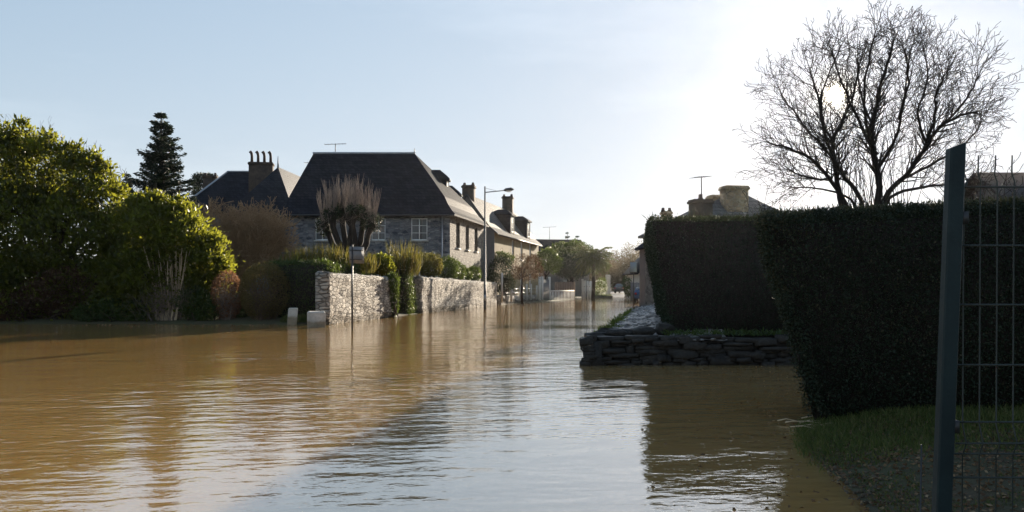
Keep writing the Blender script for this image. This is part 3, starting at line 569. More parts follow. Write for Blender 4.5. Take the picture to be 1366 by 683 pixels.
for k in range(4): wall(mb, q_[k], q_[(k + 1) % 4], -.1, 3.3, [(1.0, 1.8, 1.2, 2.6), (2.9, 3.7, 1.2, 2.6)] if k == 0 else ())
mb.poly([(16.2, 101, 3.3), (21, 102, 3.3), (18.6, 101.5, 5.6)]); mb.build('wall', M['pale_wall'], h7); window(h7, q_[0], q_[1], (1.0, 1.8, 1.2, 2.6)); window(h7, q_[0], q_[1], (2.9, 3.7, 1.2, 2.6))
mb = MB()
for a, b, c, d in (((15.9, 100.6, 3.0), (18.6, 101.1, 5.8), (17.6, 107.8, 5.8), (14.9, 107.3, 3.0)), ((18.61, 101.1, 5.8), (21.3, 101.7, 3.0), (20.3, 108.4, 3.0), (17.61, 107.8, 5.8))): mb.hexa([a, b, c, d], [(p[0], p[1], p[2] + .14) for p in (a, b, c, d)])
mb.build('roof', M['slate'], h7)

# ------------------------------------------------------------------ garden walls
def sm_noise(u, v, seed):
    s = np.random.default_rng(seed); o = 0
    for k in range(7):
        a, b, c, p = s.normal(size=4); fr = 1.2 * 1.7 ** k * .6; o = o + np.sin((a * u + b * v) * fr + p * 9) / (1 + k * .7)
    return o
def garden_wall(name, label, path, top, thick, z0=-.5, seed=1, cat='wall', mat=None):
    """rubble wall along a plan polyline (outside to the right of travel) with uneven stones and coping"""
    path = [np.array(p, float) for p in path]; g = np.random.default_rng(seed); mb_parts = MB(); Ls = [np.linalg.norm(b - a) for a, b in zip(path[:-1], path[1:])]; T = sum(Ls)
    def at(u):
        for i, L in enumerate(Ls):
            if u <= L + 1e-6 or i == len(Ls) - 1:
                d = (path[i + 1] - path[i]) / L; return path[i] + d * u, d
            u -= L
    nu = int(T / .16) + 2; us = np.linspace(0, T, nu); zt = np.array([top(u / T) for u in us]) + .05 * sm_noise(us * 1.5, us * 0, seed) * .4
    nz = 15; rows = []
    zz = np.linspace(0, 1, nz)
    prof = [(0, z) for z in zz] + [(-.5, 1.03), (-1, 1.0)] + [(-1, z) for z in zz[::-1][1::4]]
    V = []
    for off, zf in prof:
        row = []
        for i, u in enumerate(us):
            p, d = at(u); n_ = np.array((d[1], -d[0])); z = z0 + (zt[i] - z0) * zf
            k = off * thick + (g.normal() * .016 + .022 * float(sm_noise(u * 2.2, z * 3.5, seed + 3)) if off in (0, -1) else 0)
            row.append((p[0] + n_[0] * k, p[1] + n_[1] * k, z + g.normal() * .012))
        V.append(row)
    V = np.array(V); ny, nx = V.shape[:2]
    i = np.arange((ny - 1) * (nx - 1)); a = (i // (nx - 1)) * nx + i % (nx - 1); f = list(np.stack([a, a + 1, a + nx + 1, a + nx], 1).ravel()); st = list(np.arange(len(i)) * 4)
    for c in (0, nx - 1): st.append(len(f)); f += [r * nx + c for r in range(ny)]
    o = np_mesh(name, V.reshape(-1, 3), f, st, mat or M['wall_stone']); tag(o, label, cat); return o
garden_wall('garden_wall', 'sunlit rubble garden wall behind the road sign post, its near end in shade', [(-7.75, 31.35), (-7.2, 31.25), (-6.7, 34.0), (-5.9, 38.3), (-5.75, 38.95)], lambda t: 2.02 - .14 * t, .5, seed=4)
garden_wall('garden_wall', 'long sunlit rubble wall behind the street lamp running towards the ochre house', [(-5.6, 44.35), (-5.03, 44.25), (-3.2, 53.4), (-1.2, 63.6)], lambda t: 2.0 - .25 * t, .5, seed=8)
garden_wall('garden_wall', 'low pale boundary wall under the thin fence posts near the dark round bush', [(-1.15, 63.9), (.7, 72.0), (2.5, 79.5)], lambda t: .72 - .1 * t, .35, seed=13)

# dry-stone wall at the corner opposite, built stone by stone
def rock(mb, c, sx, sy, sz, g, rz=0, boxy=False):
    """uneven angular stone"""
    n0 = len(mb.v); rings = [(-.5, .75), (-.2, 1.0), (.2, .95), (.5, .6)]; k = 8 if boxy else 6; co, si = math.cos(rz), math.sin(rz)
    if boxy: rings = [(-.5, .93), (-.36, 1.0), (.36, .99), (.5, .9)]
    for zf, rf in rings:
        for i in range(k):
            a = 2 * math.pi * i / k; r = rf * (g.uniform(.9, 1.06) if boxy else g.uniform(.66, 1.16)); pw = .55 if boxy else 1.0; ca, sa = math.cos(a), math.sin(a); x, y = math.copysign(abs(ca) ** pw, ca) * r * sx / 2, math.copysign(abs(sa) ** pw, sa) * r * sy / 2
            mb.v.append((c[0] + x * co - y * si, c[1] + x * si + y * co, c[2] + sz * (zf + g.normal() * .10)))
    for r in range(3):
        for i in range(k): mb.f.append([n0 + r * k + i, n0 + r * k + (i + 1) % k, n0 + (r + 1) * k + (i + 1) % k, n0 + (r + 1) * k + i])
    mb.f.append([n0 + i for i in range(k)][::-1]); mb.f.append([n0 + 3 * k + i for i in range(k)])
def rubble(mb, a, b, z0, ztop, depth, g, hs=(.045, .13), ws=(.18, .7)):
    """roughly coursed dry stones, each an uneven block of its own"""
    a = np.array(a, float); b = np.array(b, float); L = np.linalg.norm(b - a); d = (b - a) / L; n_ = np.array((d[1], -d[0])); rz = math.atan2(d[1], d[0]); top = np.full(int(L / .05) + 2, z0)
    mb.hexa([(*(a - n_ * .1), z0), (*(b - n_ * .1), z0), (*(b - n_ * depth), z0), (*(a - n_ * depth), z0)], [(*(a - n_ * .1), ztop - .08), (*(b - n_ * .1), ztop - .08), (*(b - n_ * depth), ztop - .08), (*(a - n_ * depth), ztop - .08)])
    while top.min() < ztop - .05:
        i = int(np.argmin(top)); w = g.uniform(*ws); j = min(i + max(int(w / .05), 2), len(top)); zb = top[i:j].max() if top[i:j].max() - top[i] < .05 else top[i]; h = min(g.uniform(*hs), max(ztop + .03 - zb, .05)); u = (i + j) / 2 * .05; k = g.uniform(-.05, .035); dp = g.uniform(.22, .34)
        p = a + d * u + n_ * (k - dp / 2); rock(mb, (p[0], p[1], zb + h / 2), (j - i) * .05 * 1.12, dp, h * 1.12, g, rz + g.normal() * .05, True); top[i:j] = zb + h * .97
g = np.random.default_rng(5); mb = MB()
rubble(mb, (1.42, 15.12), (7.0, 15.2), -.25, .52, .42, g); rubble(mb, (2.1, 18.6), (1.3, 15.15), -.25, .50, .4, g); rubble(mb, (6.5, 42), (2.1, 18.6), -.25, .34, .4, g, (.15, .28), (.3, .8))
tag(mb.build('dry_stone_wall', M['mud_stone']), 'low dark dry-stone wall at the water below the flat-topped hedge', 'wall')
# verge of pale stones between that wall and the hedge
vg_u = np.linspace(0, 1, 130); vg_w = np.linspace(0, 1, 26); uu, ww = np.meshgrid(vg_u, vg_w)
lx = 1.5 + (6.5 - 1.5) * uu; ly = 15.3 + (42 - 15.3) * uu; rx_ = lx + 2.6; vz = .40 + (.10 + .42 * np.clip(uu / .3, 0, 1)) * ww - .10 * uu * (1 - ww) + .018 * sm_noise(lx * 6 + ww * 12, ly * 5, 3) + .012 * nr.normal(size=uu.shape)
tag(grid_mesh('verge', lx + (rx_ - lx) * ww, ly - .15 * ww, vz, M['gravel'], None, False), 'pale stony verge between the low wall and the hedge', kind='structure')
STN = [((2.05, 15.75, .58), .62, .4, .13), ((2.62, 15.95, .60), .5, .42, .16), ((3.05, 16.1, .64), .45, .4, .22), ((2.35, 16.5, .56), .55, .4, .12), ((1.62, 15.5, .53), .42, .34, .13), ((1.95, 16.9, .50), .4, .36, .12)]
LB = ['flat dark slab lying on the corner of the dry-stone wall', 'second slab inward from the wall corner, with a notched edge', 'tallest loose stone on the wall, against the hedge foot', 'loose slab on the pale verge just behind the wall top', 'small stone at the very tip of the dry-stone wall', 'loose stone beside the green weeds on the verge edge']
for (c, sx, sy, sz), lab in zip(STN, LB):
    mb = MB(); rock(mb, c, sx, sy, sz, g, g.uniform(-.5, .5)); tag(mb.build('loose_stone', M['mud_stone']), lab, 'stone', 'loose stones on the dry-stone wall')

mb = MB(); gg = np.random.default_rng(77)
for _ in range(1500):
    u = gg.random() ** 1.4; w = gg.random(); x, y = 1.5 + 5.0 * u + 2.6 * w, 15.3 + 26.7 * u - .15 * w; z = .40 + (.10 + .42 * min(u / .3, 1)) * w - .10 * u * (1 - w); k = gg.uniform(.03, .13) * (1 + 1.5 * u); rock(mb, (x, y, z + k * .03), k * 1.5, k, k * gg.uniform(.2, .4), gg, gg.uniform(0, 3))
tag(mb.build('verge_stones', M['verge_stone']), 'broken pale stones covering the verge between wall and hedge', 'stones', None, 'stuff')

# ------------------------------------------------------------------ plants: generators
def lumps_leaves(lf, lumps, n, L, W, g, shell=.55, up=.35, drop=True, clump=0, csize=.16):
    """leaf faces through the volume of overlapping lumps (cx,cy,cz,rx,ry,rz)"""
    lumps = np.array(lumps, float); vol = lumps[:, 3] * lumps[:, 4] + lumps[:, 4] * lumps[:, 5] + lumps[:, 3] * lumps[:, 5]; k = g.choice(len(lumps), n, p=vol / vol.sum())
    d = g.normal(size=(n, 3)); d /= np.linalg.norm(d, axis=1, keepdims=True); r = shell + (1.06 - shell) * g.random(n) ** .55
    bump = 1 + .24 * np.sin(d[:, 0] * 7 + k * 2.1) * np.sin(d[:, 1] * 6 + k) * np.sin(d[:, 2] * 7 + 1.3 * k) + .07 * np.sin(d[:, 0] * 17 + k) * np.sin(d[:, 2] * 15)
    p = lumps[k, :3] + d * lumps[k, 3:6] * (r * bump)[:, None]
    ctint = np.zeros(n)
    if clump:                                       # gather leaves into sprays
        nc = max(n // clump, 8); ci = g.integers(0, nc, n); own = g.random(n) < .22; sz = csize * g.uniform(.6, 1.5, nc) * (lumps[k[:nc], 3] ** .5)
        p = np.where(own[:, None], p, p[ci] + g.normal(size=(n, 3)) * sz[ci][:, None]); d = np.where(own[:, None], d, d[ci]); ctint = g.normal(size=nc)[ci] * .2
    if drop:                                        # drop leaves buried deep in a neighbouring lump
        keep = np.ones(n, bool)
        for q in lumps: keep &= (((p - q[:3]) / (q[3:6] * .62)) ** 2).sum(1) > 1
        p, d, ctint = p[keep], d[keep], ctint[keep]
    keep = p[:, 2] > .02; p, d, ctint = p[keep], d[keep], ctint[keep]
    dd = d * .55 + g.normal(size=p.shape) * .6 + np.array((0, 0, up)); m = len(p)
    cl = .5 + .25 * np.sin(p[:, 0] * 2.3) * np.sin(p[:, 2] * 2.9 + p[:, 1]); lf.add(p, dd, L * g.uniform(.6, 1.25, m), W * g.uniform(.7, 1.2, m), g, np.clip(cl + ctint + g.normal(size=m) * .18, 0, 1))
class Segs:
    """thin tapering branches as prisms (numpy)"""
    def __init__(s): s.a = []; s.b = []; s.r = []; s.q = []
    def add(s, a, b, ra, rb): s.a.append(a); s.b.append(b); s.r.append(ra); s.q.append(rb)
    def build(s, name, mat, parent=None, k=4):
        a, b, r, q = np.array(s.a), np.array(s.b), np.array(s.r), np.array(s.q); t = b - a; Ln = np.linalg.norm(t, axis=1, keepdims=True) + 1e-9; t /= Ln; b = b + t * r[:, None] * .5
        ref = np.where(np.abs(t[:, 2:3]) < .9, np.array([[0, 0, 1.]]), np.array([[1., 0, 0]])); u = np.cross(t, ref); u /= np.linalg.norm(u, axis=1, keepdims=True) + 1e-9; w = np.cross(u, t); V = []
        for c, rad in ((a, r), (b, q)):
            for i in range(k): an = 2 * math.pi * i / k; V.append(c + (u * math.cos(an) + w * math.sin(an)) * rad[:, None])
        V = np.stack(V, 1).reshape(-1, 3); n = len(a); base = np.arange(n)[:, None, None] * 2 * k
        f = np.array([[i, (i + 1) % k, k + (i + 1) % k, k + i] for i in range(k)])[None] + base
        return np_mesh(name, V, f.ravel(), np.arange(n * k) * 4, mat, parent)
def unit(v): return v / (np.linalg.norm(v) + 1e-9)
def side_dir(d, ang, g):
    q = g.normal(size=3); s = unit(np.cross(d, q)); return unit(d * math.cos(ang) + s * math.sin(ang))
def grow(sg, p, d, L, r, depth, g, step=.3, wob=.12, up=.04, dens=1.0, rmin=.004, ratio=(.45, .7), ang=(.45, .9)):
    n = max(2, int(round(L / step))); h = L / n; r1 = r
    for i in range(n):
        d = unit(d + g.normal(size=3) * wob + np.array((0, 0, up))); q = p + d * h; r2 = max(r * (1 - .75 * (i + 1) / n), rmin); sg.add(p, q, r1, r2); p, r1 = q, r2
        if depth > 0 and i >= (0 if n < 4 else 1):
            m = int(dens + g.random())
            for _ in range(m): grow(sg, q, side_dir(d, g.uniform(*ang), g), L * g.uniform(*ratio) * (1 - .45 * i / n), max(r2 * .65, rmin), depth - 1, g, step * .75, wob * 1.1, up, dens, rmin, ratio, ang)
def hedge(name, label, bot, top, mat, n, L, W, g, cat='hedge', sides=(0, 1, 3, 4), rough=.035, core=M['bark_dark']):
    """clipped hedge: bot/top four corners (front-left, front-right, back-right, back-left)"""
    b = np.array(bot, float); t = np.array(top, float); c = np.concatenate([b, t]).mean(0)
    quads = [(b[i], b[(i + 1) % 4], t[(i + 1) % 4], t[i]) for i in range(4)] + [(t[0], t[1], t[2], t[3])]
    lf = LF(); area = [np.linalg.norm(np.cross(q[1] - q[0], q[3] - q[0])) if i in sides else 0 for i, q in enumerate(quads)]
    for i, q in enumerate(quads):
        if i not in sides: continue
        m = int(n * area[i] / sum(area)); u, v = g.random(m), g.random(m); p = (q[0] * ((1 - u) * (1 - v))[:, None] + q[1] * (u * (1 - v))[:, None] + q[2] * (u * v)[:, None] + q[3] * ((1 - u) * v)[:, None])
        nn = unit(np.cross(q[1] - q[0], q[3] - q[0])); nn = nn if nn @ (np.mean(q, 0) - c) > 0 else -nn
        off = -.10 * g.random(m) ** 1.5 + rough * sm_noise(p[:, 0] * 1.6 + p[:, 1] * 1.3, p[:, 2] * 2.2 + p[:, 1], 21) * .7 + g.normal(size=m) * rough * .35
        edge = np.minimum(np.minimum(u, 1 - u), np.minimum(v, 1 - v)); off -= .10 * np.exp(-edge * np.sqrt(area[i]) / .12)
        p = p + nn * off[:, None]; dd = nn * .5 + g.normal(size=(m, 3)) * .7 + np.array((0, 0, .25))
        lf.add(p, dd, L * g.uniform(.5, 1.4, m), W * g.uniform(.6, 1.3, m), g, np.clip(.45 + .2 * sm_noise(p[:, 0] * 3, p[:, 2] * 3 + p[:, 1] * 2, 5) * .6 + g.normal(size=m) * .25, 0, 1))
    m = n // 90; u, v = g.random(m), g.random(m); q = quads[4]; p = (q[0] * ((1 - u) * (1 - v))[:, None] + q[1] * (u * (1 - v))[:, None] + q[2] * (u * v)[:, None] + q[3] * ((1 - u) * v)[:, None]) - np.array((0, 0, .03))
    lf.add(p, np.stack([g.normal(size=m) * .35, g.normal(size=m) * .35, np.ones(m)], 1), L * g.uniform(1.5, 4.5, m), W * .6, g)          # stray shoots since the last clip
    q = quads[0]; m = n // 160; u, v = g.random(m), g.random(m); p = (q[0] * ((1 - u) * (1 - v))[:, None] + q[1] * (u * (1 - v))[:, None] + q[2] * (u * v)[:, None] + q[3] * ((1 - u) * v)[:, None]); nn = unit(np.cross(q[1] - q[0], q[3] - q[0])); lf.add(p, nn + g.normal(size=(m, 3)) * .8, L * g.uniform(1.5, 3, m), W * .5, g, np.full(m, .85))
    o = thing(name, label, cat, (c[0], c[1], b[:, 2].min())); lf.build('foliage', mat, o)
    k = lambda p: p + (c - p) * np.array([min((.14, .14, .12 if p[2] > c[2] else -.2)[j] / (abs(c[j] - p[j]) + 1e-6), .8) for j in range(3)])
    mb = MB(); mb.hexa([k(p) for p in b], [k(p) for p in t]); mb.build('inner_branches', core, o); return o
def shrub(name, label, lumps, mat, n, L, W, g, cat='shrub', stems=5, group=None, shell=.45, up=.35, bark='bark', clump=0, csize=.16):
    l = np.array(lumps); b = (l[:, 0].mean(), l[:, 1].mean(), max(0, (l[:, 2] - l[:, 5]).min()))
    o = thing(name, label, cat, b, group); lf = LF(); lumps_leaves(lf, lumps, n, L, W, g, shell, up, True, clump, csize); lf.build('foliage', mat, o); sg = Segs()
    for q in lumps:
        for _ in range(stems):
            p = np.array((b[0] + g.normal() * .25, b[1] + g.normal() * .2, min(b[2], .2) - .1)); e = np.array(q[:3]) + g.normal(size=3) * np.array(q[3:6]) * .45; mid = (p + e) / 2 + g.normal(size=3) * .15
            sg.add(p, mid, .035, .025); sg.add(mid, e, .025, .008)
            grow(sg, e, unit(e - mid), .6, .01, 1, g, .2)
    sg.build('stems', M[bark], o); return o
def blades(name, label, c, n, h, spread, mat, g, cat='ornamental grass', group=None, w=.03, lean=.35):
    o = LF(); a = g.uniform(0, 2 * math.pi, n); r = spread * np.sqrt(g.random(n)); p = np.stack([c[0] + np.cos(a) * r * .5, c[1] + np.sin(a) * r * .5, np.full(n, c[2])], 1); hh = h * g.uniform(.5, 1.1, n)
    d = np.stack([np.cos(a) * lean * g.uniform(.2, 1.2, n), np.sin(a) * lean * g.uniform(.2, 1.2, n), np.ones(n)], 1); o.add(p, d, hh, np.full(n, w), g, None, .5)
    return tag(o.build(name, mat), label, cat, group)

g = np.random.default_rng(23)
# ------------------------------------------------------------------ left bank: evergreens, shrubs
def L3(px_, py_, Y, r, ry=1.0, rz=1.0): c = P(px_, py_, Y); k = r * Y / F; return (c[0], c[1], c[2], k, k * ry, k * rz)
lum = [L3(-120, 330, 37, 120), L3(-60, 235, 36.5, 62), L3(-20, 220, 36, 48), L3(18, 222, 36, 50, 1, 1.05), L3(66, 218, 35.5, 36, 1, 1.2), L3(104, 232, 35.5, 34, 1, 1.1), L3(132, 262, 35, 34), L3(20, 300, 35, 72), L3(95, 310, 34.5, 62), L3(140, 320, 34.5, 42), L3(40, 375, 34.2, 62, .8, .8), L3(120, 382, 34.2, 52, .8, .8), *[L3(x, y - 8, 35.6, r, 1, 1.3) for x, y, r in ((30, 172, 11), (47, 190, 9), (62, 178, 9), (78, 192, 10), (102, 200, 10), (122, 210, 9), (140, 228, 9), (154, 246, 9), (8, 172, 9))], L3(62, 186, 35.6, 13, 1, 1.3), L3(12, 180, 36, 18), L3(92, 196, 35.5, 14)]
lum = [(q[0], q[1], q[2] - .42, *q[3:]) for q in lum]
o = shrub('evergreen_shrub', 'huge glossy evergreen shrub towering over the water at the edge of the garden', lum, M['laurel'], 105000, .25, .11, g, 'shrub', 3, None, .35, clump=42, csize=.2)
lum = [L3(215, 302, 34, 44, 1, 1), L3(178, 300, 34.3, 34), L3(250, 318, 33.8, 36), L3(272, 342, 33.6, 27), L3(205, 360, 33.8, 56, .8, .9), L3(262, 378, 33.6, 34, .8, 1), L3(160, 370, 33.9, 44, .8, 1), *[L3(x, y - 6, 33.8, r, 1, 1.25) for x, y, r in ((206, 262, 8), (236, 268, 9), (254, 288, 8), (283, 322, 9), (296, 348, 8), (182, 264, 8))], L3(226, 276, 34, 18), L3(198, 272, 34, 16)]
lum = [(q[0], q[1], q[2] - .4, *q[3:]) for q in lum]
shrub('evergreen_shrub', 'yellow-green rounded evergreen shrub behind the pale bare canes', lum, M['laurel_b'], 60000, .22, .10, g, 'shrub', 3, None, .35, clump=40, csize=.19)
for lab, lum, mt, n in (
    ('dark copper-leaved bush in the shade under the huge evergreen', [L3(90, 388, 33.2, 42, .6, .75), L3(60, 395, 33.2, 34, .6, .7)], 'copper', 7000),
    ('low dark bush with reddish leaves at the water beyond the copper bush', [L3(15, 410, 33, 30, .7, .7), L3(-15, 408, 33, 30, .7, .7)], 'copper', 4500),
    ('low straggly green bush at the water between copper bush and canes', [L3(150, 414, 32.8, 24, .7, .65), L3(120, 418, 32.7, 20, .7, .6), L3(178, 415, 32.8, 22, .7, .7)], 'privet', 5000),
    ('small dark bush filling the gap between russet bush and clipped ball', [L3(323, 410, 33.9, 14, .8, 1.3), L3(318, 420, 33.6, 12, .8, .8), L3(385, 405, 34.0, 12, .8, 1.2)], 'privet', 2600),
    ('small grey-green bush between the canes and the russet clipped bush', [L3(262, 405, 32.8, 24, .7, .9), L3(276, 415, 32.7, 16, .7, .8)], 'privet', 4500)):
    shrub('low_bush', lab, lum, M[mt], n, .13, .06, g, 'bush', 4)
# pale cane shrub
o = thing('cane_shrub', 'fan of tall pale bare canes rising from a reddish twiggy base', 'shrub', (*P(226, 425, 33)[:2], .1)); sg = Segs(); c0 = P(226, 424, 33)
for i in range(70):
    a = g.uniform(-1, 1); b = np.array((c0[0] + a * .45, c0[1] + g.uniform(-.4, .4), .1)); tip = np.array((c0[0] + a * .95 + g.normal() * .08, c0[1] + g.uniform(-.7, .7), g.uniform(2.3, 3.2))); m = (b + tip) / 2 + np.array((a * -.04, 0, 0)) + g.normal(size=3) * .03
    sg.add(b, m, .026, .021); sg.add(m, tip, .021, .009)
sg.build('canes', M['cane'], o); sg = Segs()
for i in range(260):
    a = g.uniform(0, 6.28); b = np.array((c0[0] + g.normal() * .35, c0[1] + g.normal() * .25, .1)); grow(sg, b, unit(np.array((math.cos(a) * .6, math.sin(a) * .5, 1))), g.uniform(.7, 1.5), .009, 1, g, .3)
sg.build('twigs', M['twig_red'], o)
# russet clipped bush and the clipped ball
def clipped(name, label, c, rx, ry, zt, mat, g, n, twigmat, cat):
    o = thing(name, label, cat, (c[0], c[1], .05)); d = g.normal(size=(n, 3)); d /= np.linalg.norm(d, axis=1, keepdims=True); d = np.sign(d) * np.abs(d) ** .8; d /= np.max([np.abs(d).max(1), np.linalg.norm(d, axis=1)], 0)[:, None]
    zc = zt * .52; p = np.array((c[0], c[1], zc)) + d * np.array((rx, ry, zt * .48)) * (1 - .12 * g.random(n)[:, None] + .03 * g.normal(size=(n, 1))); lf = LF(); lf.add(p, d * .5 + g.normal(size=(n, 3)) * .7, .07 * g.uniform(.6, 1.4, n), .04, g); lf.build('foliage', mat, o); sg = Segs()
    for i in range(220):
        b = np.array((c[0] + g.normal() * rx * .2, c[1] + g.normal() * ry * .2, .05)); q = g.integers(n); e = np.array((c[0], c[1], zc)) + (p[q] - np.array((c[0], c[1], zc))) * .97; m = (b + e) / 2 + g.normal(size=3) * .08; sg.add(b, m, .018, .012); sg.add(m, e, .012, .005)
    sg.build('stems', twigmat, o); return o
clipped('clipped_bush', 'russet twiggy clipped bush beside the larger clipped ball', P(303, 425, 33), .62, .6, 2.15, M['russet'], g, 5200, M['twig_red'], 'bush')
clipped('clipped_bush', 'large ball-shaped clipped bush with a sunlit rim, next to white stone posts', P(353, 425, 33), 1.0, .95, 2.5, M['box_ball'], g, 12000, M['twig_brown'], 'bush')

# garden hedge behind the near wall, planting over the wall tops
hedge('garden_hedge', 'dark garden hedge behind the sunlit rubble wall and the road sign', [(-10.2, 33.2, .1), (-7.6, 33.0, .1), (-6.6, 39.2, .1), (-9.4, 39.6, .1)], [(-10.2, 33.2, 2.5), (-7.7, 33.0, 2.55), (-6.7, 39.2, 2.5), (-9.4, 39.6, 2.5)], M['privet'], 22000, .09, .05, g, rough=.07)
hedge('garden_hedge', 'tall dark hedge closing the gap between the two sunlit garden walls', [(-6.9, 42.2, -.1), (-5.45, 42.4, -.1), (-5.3, 44.2, -.1), (-7.2, 44.2, -.1)], [(-6.9, 42.2, 3.0), (-5.5, 42.4, 2.7), (-5.4, 44.2, 2.6), (-7.2, 44.2, 3.0)], M['privet'], 9000, .09, .05, g, rough=.1)
BL = [(397, 34.2, 2.45, .75, 'grassy clump with bright tips at the outer end of the garden hedge'), (410, 34.6, 2.5, .95, 'yellow-green spiky clump on the garden hedge above the wall end'), (437, 35.2, 2.5, 1.05, 'upright straw-coloured clump rising behind the wall near the pollard trunk'),
      (453, 35.6, 2.5, .9, 'thin reedy clump in front of the pollard trunk'), (488, 37.3, 2.45, .75, 'short green clump just beyond the road sign'), (536, 42.6, 2.4, 1.7, 'tallest reed clump, over the gap between the walls'), (548, 43.2, 2.4, 1.55, 'amber-tinted reed clump beside the tallest one')]
for x, Y, z, h, lab in BL: c = P(x, 382, Y); blades('reed_clump', lab, (c[0], c[1], z - .35), 150, h + .3, .8, M['reed'], g, 'reeds', None, .045, .28)
for lab, lum, mt, n in (
    ('bright green leafy bush overhanging the far end of the near garden wall', [L3(508, 352, 40.2, 15, 1, .8), L3(494, 356, 40, 12), L3(517, 360, 40.6, 9, 1, 1.1)], 'laurel_b', 4500),
    ('dark climber hanging down the far end of the near garden wall', [(-5.8, 38.6, 1.7, .28, .5, .4), (-5.78, 38.75, 1.1, .22, .35, .5), (-5.75, 38.85, .5, .16, .25, .4)], 'privet', 2600),
    ('olive bush over the long wall just past the gap hedge', [L3(574, 354, 50, 15), L3(562, 352, 49, 12, 1, 1.0)], 'reed', 4000),
    ('twiggy green bush over the long wall below the house corner', [L3(596, 358, 52.5, 16, 1, .9), L3(610, 362, 54, 11)], 'privet', 4000),
    ('dull green bush against the sunlit side of the stone house', [L3(631, 366, 59.5, 10, 1, 1.0), L3(620, 367, 57.5, 9)], 'privet', 2600),
    ('dark round bush behind the wall end before the ochre house', [L3(668, 362, 66, 16, 1, 1.2), L3(663, 376, 66, 14), L3(676, 378, 66.5, 10)], 'hedge', 7500),
    ('small light bush just above the dark round bush', [L3(668, 343, 68.5, 9, 1, .8), L3(678, 346, 69, 8, 1, .8)], 'privet', 1800)):
    shrub('garden_bush', lab, lum, M[mt], n, .15, .07, g, 'bush', 3)
gl = LF(); n = 2600; p = np.stack([g.uniform(-9.3, -7.7, n), g.uniform(31.9, 33.4, n), np.zeros(n)], 1); p[:, 2] = height(p[:, 0], p[:, 1]) - .01; gl.add(p, np.stack([g.normal(size=n) * .3, g.normal(size=n) * .3, np.ones(n)], 1), g.uniform(.1, .3, n), .018, g)
tag(gl.build('lawn_grass', M['grass']), 'patch of green grass behind the white stone posts', 'grass', None, 'stuff')

# ------------------------------------------------------------------ trees on the left
def conifer(name, label, x, y, zt, rad, g, n=46, mat='conifer', cat='conifer', L=.28):
    o = thing(name, label, cat, (x, y, hz(x, y))); mb = MB(); mb.tube([(x, y, hz(x, y) - .2), (x, y, zt * .5), (x, y, zt)], [.24 * rad / 2, .14 * rad / 2, .02], 8); lf = LF(); sg = Segs()
    for i in range(n):
        f = (i + g.random()) / n; z = zt * (.10 + .89 * f) + g.normal() * .08; R_ = rad * (1 - f) ** .85 * g.uniform(.6, 1.15) + .12
        for k in range(6 if f < .8 else 4):
            a = g.uniform(0, 6.283); d = np.array((math.cos(a), math.sin(a), -.12 + .5 * f)); b = np.array((x, y, z)); e = b + d * R_ + np.array((0, 0, .10 * R_)); sg.add(b, e, .03, .008); m = int(60 * R_) + 18; t = g.random(m) ** .75
            p = b + (e - b) * t[:, None]; s = unit(np.cross(d, (0, 0, 1))); sd_ = np.where(g.random(m) < .5, -1, 1)[:, None] * s; dd = d * .7 + sd_ * g.uniform(.3, 1.0, (m, 1)) + np.array((0, 0, -.25)) + g.normal(size=(m, 3)) * .2
            lf.add(p + g.normal(size=(m, 3)) * .05, dd, L * g.uniform(.6, 1.4, m) * (1.15 - .6 * t), .075, g)
    lf.build('crown', M[mat], o)
    for a_, b_, ra, rb in zip(sg.a, sg.b, sg.r, sg.q): mb.tube([a_, b_], [ra, rb], 4)
    mb.build('trunk', M['bark_dark'], o); return o
c = P(215, 382, 52); conifer('fir_tree', 'tall dark pointed fir rising above the garden shrubs', c[0], c[1], 12.9, 3.7, g, 74)
c = P(169, 382, 54); conifer('fir_tree', 'slim small fir partly hidden beside the tall one', c[0], c[1], 9.3, 1.15, g, 30)
c = P(276, 382, 86); o = thing('umbrella_pine', 'flat-topped dark pine far behind between the fir and the manor', 'pine', (c[0], c[1], .3)); mb = MB(); mb.tube([(c[0], c[1], 0), (c[0] - .3, c[1], 6), (c[0] + .2, c[1], 12.3)], [.3, .22, .1], 8)
mb.tube([(c[0] - .2, c[1], 9), (c[0] - 1.5, c[1], 12)], [.12, .05], 6); mb.tube([(c[0], c[1], 10), (c[0] + .9, c[1] + .5, 13)], [.1, .04], 6); mb.build('trunk', M['bark_dark'], o); lf = LF(); lumps_leaves(lf, [L3(274, 238, 86, 15, 1, .35), L3(266, 246, 86, 11, 1, .4), L3(284, 243, 86, 12, 1, .35), L3(270, 258, 86.5, 12, 1, .35)], 6500, .3, .09, g, .2); lf.build('crown', M['conifer'], o)
def bare_tree(name, label, base, height_, spread, g, mat, n=7, depth=3, cat='tree', r=.14, fork=.25, step=.5, dens=1.0, rmin=.008, group=None, up=.05):
    o = thing(name, label, cat, base, group); b = np.array(base, float); mb = MB(); top = b + np.array((g.normal() * .1, g.normal() * .1, height_ * fork)); mb.tube([b - np.array((0, 0, .2)), (b + top) / 2 + g.normal(size=3) * .04, top], [r * 1.25, r, r * .85], 9); mb.build('trunk', mat, o); sg = Segs()
    for i in range(n):
        a = 2 * math.pi * (i + g.random() * .6) / n; e = g.uniform(.15, 1.0); d = unit(np.array((math.cos(a) * e * spread / height_ * 1.25, math.sin(a) * e * spread / height_ * 1.25, 1 - .35 * e))); grow(sg, top - np.array((0, 0, g.random() * height_ * fork * .3)), d, height_ * (1 - fork) * g.uniform(.6, .85), r * .6, depth, g, step, .1, up, dens, rmin)
    sg.build('crown', mat, o); return o
c = P(326, 410, 45.5); bare_tree('domed_tree', 'brown leafless domed tree between the evergreens and the stone house', (c[0], c[1], .3), 5.9, 4.8, g, M['twig_warm'], 20, 3, 'tree', .16, .2, .34, 1.5, .012)
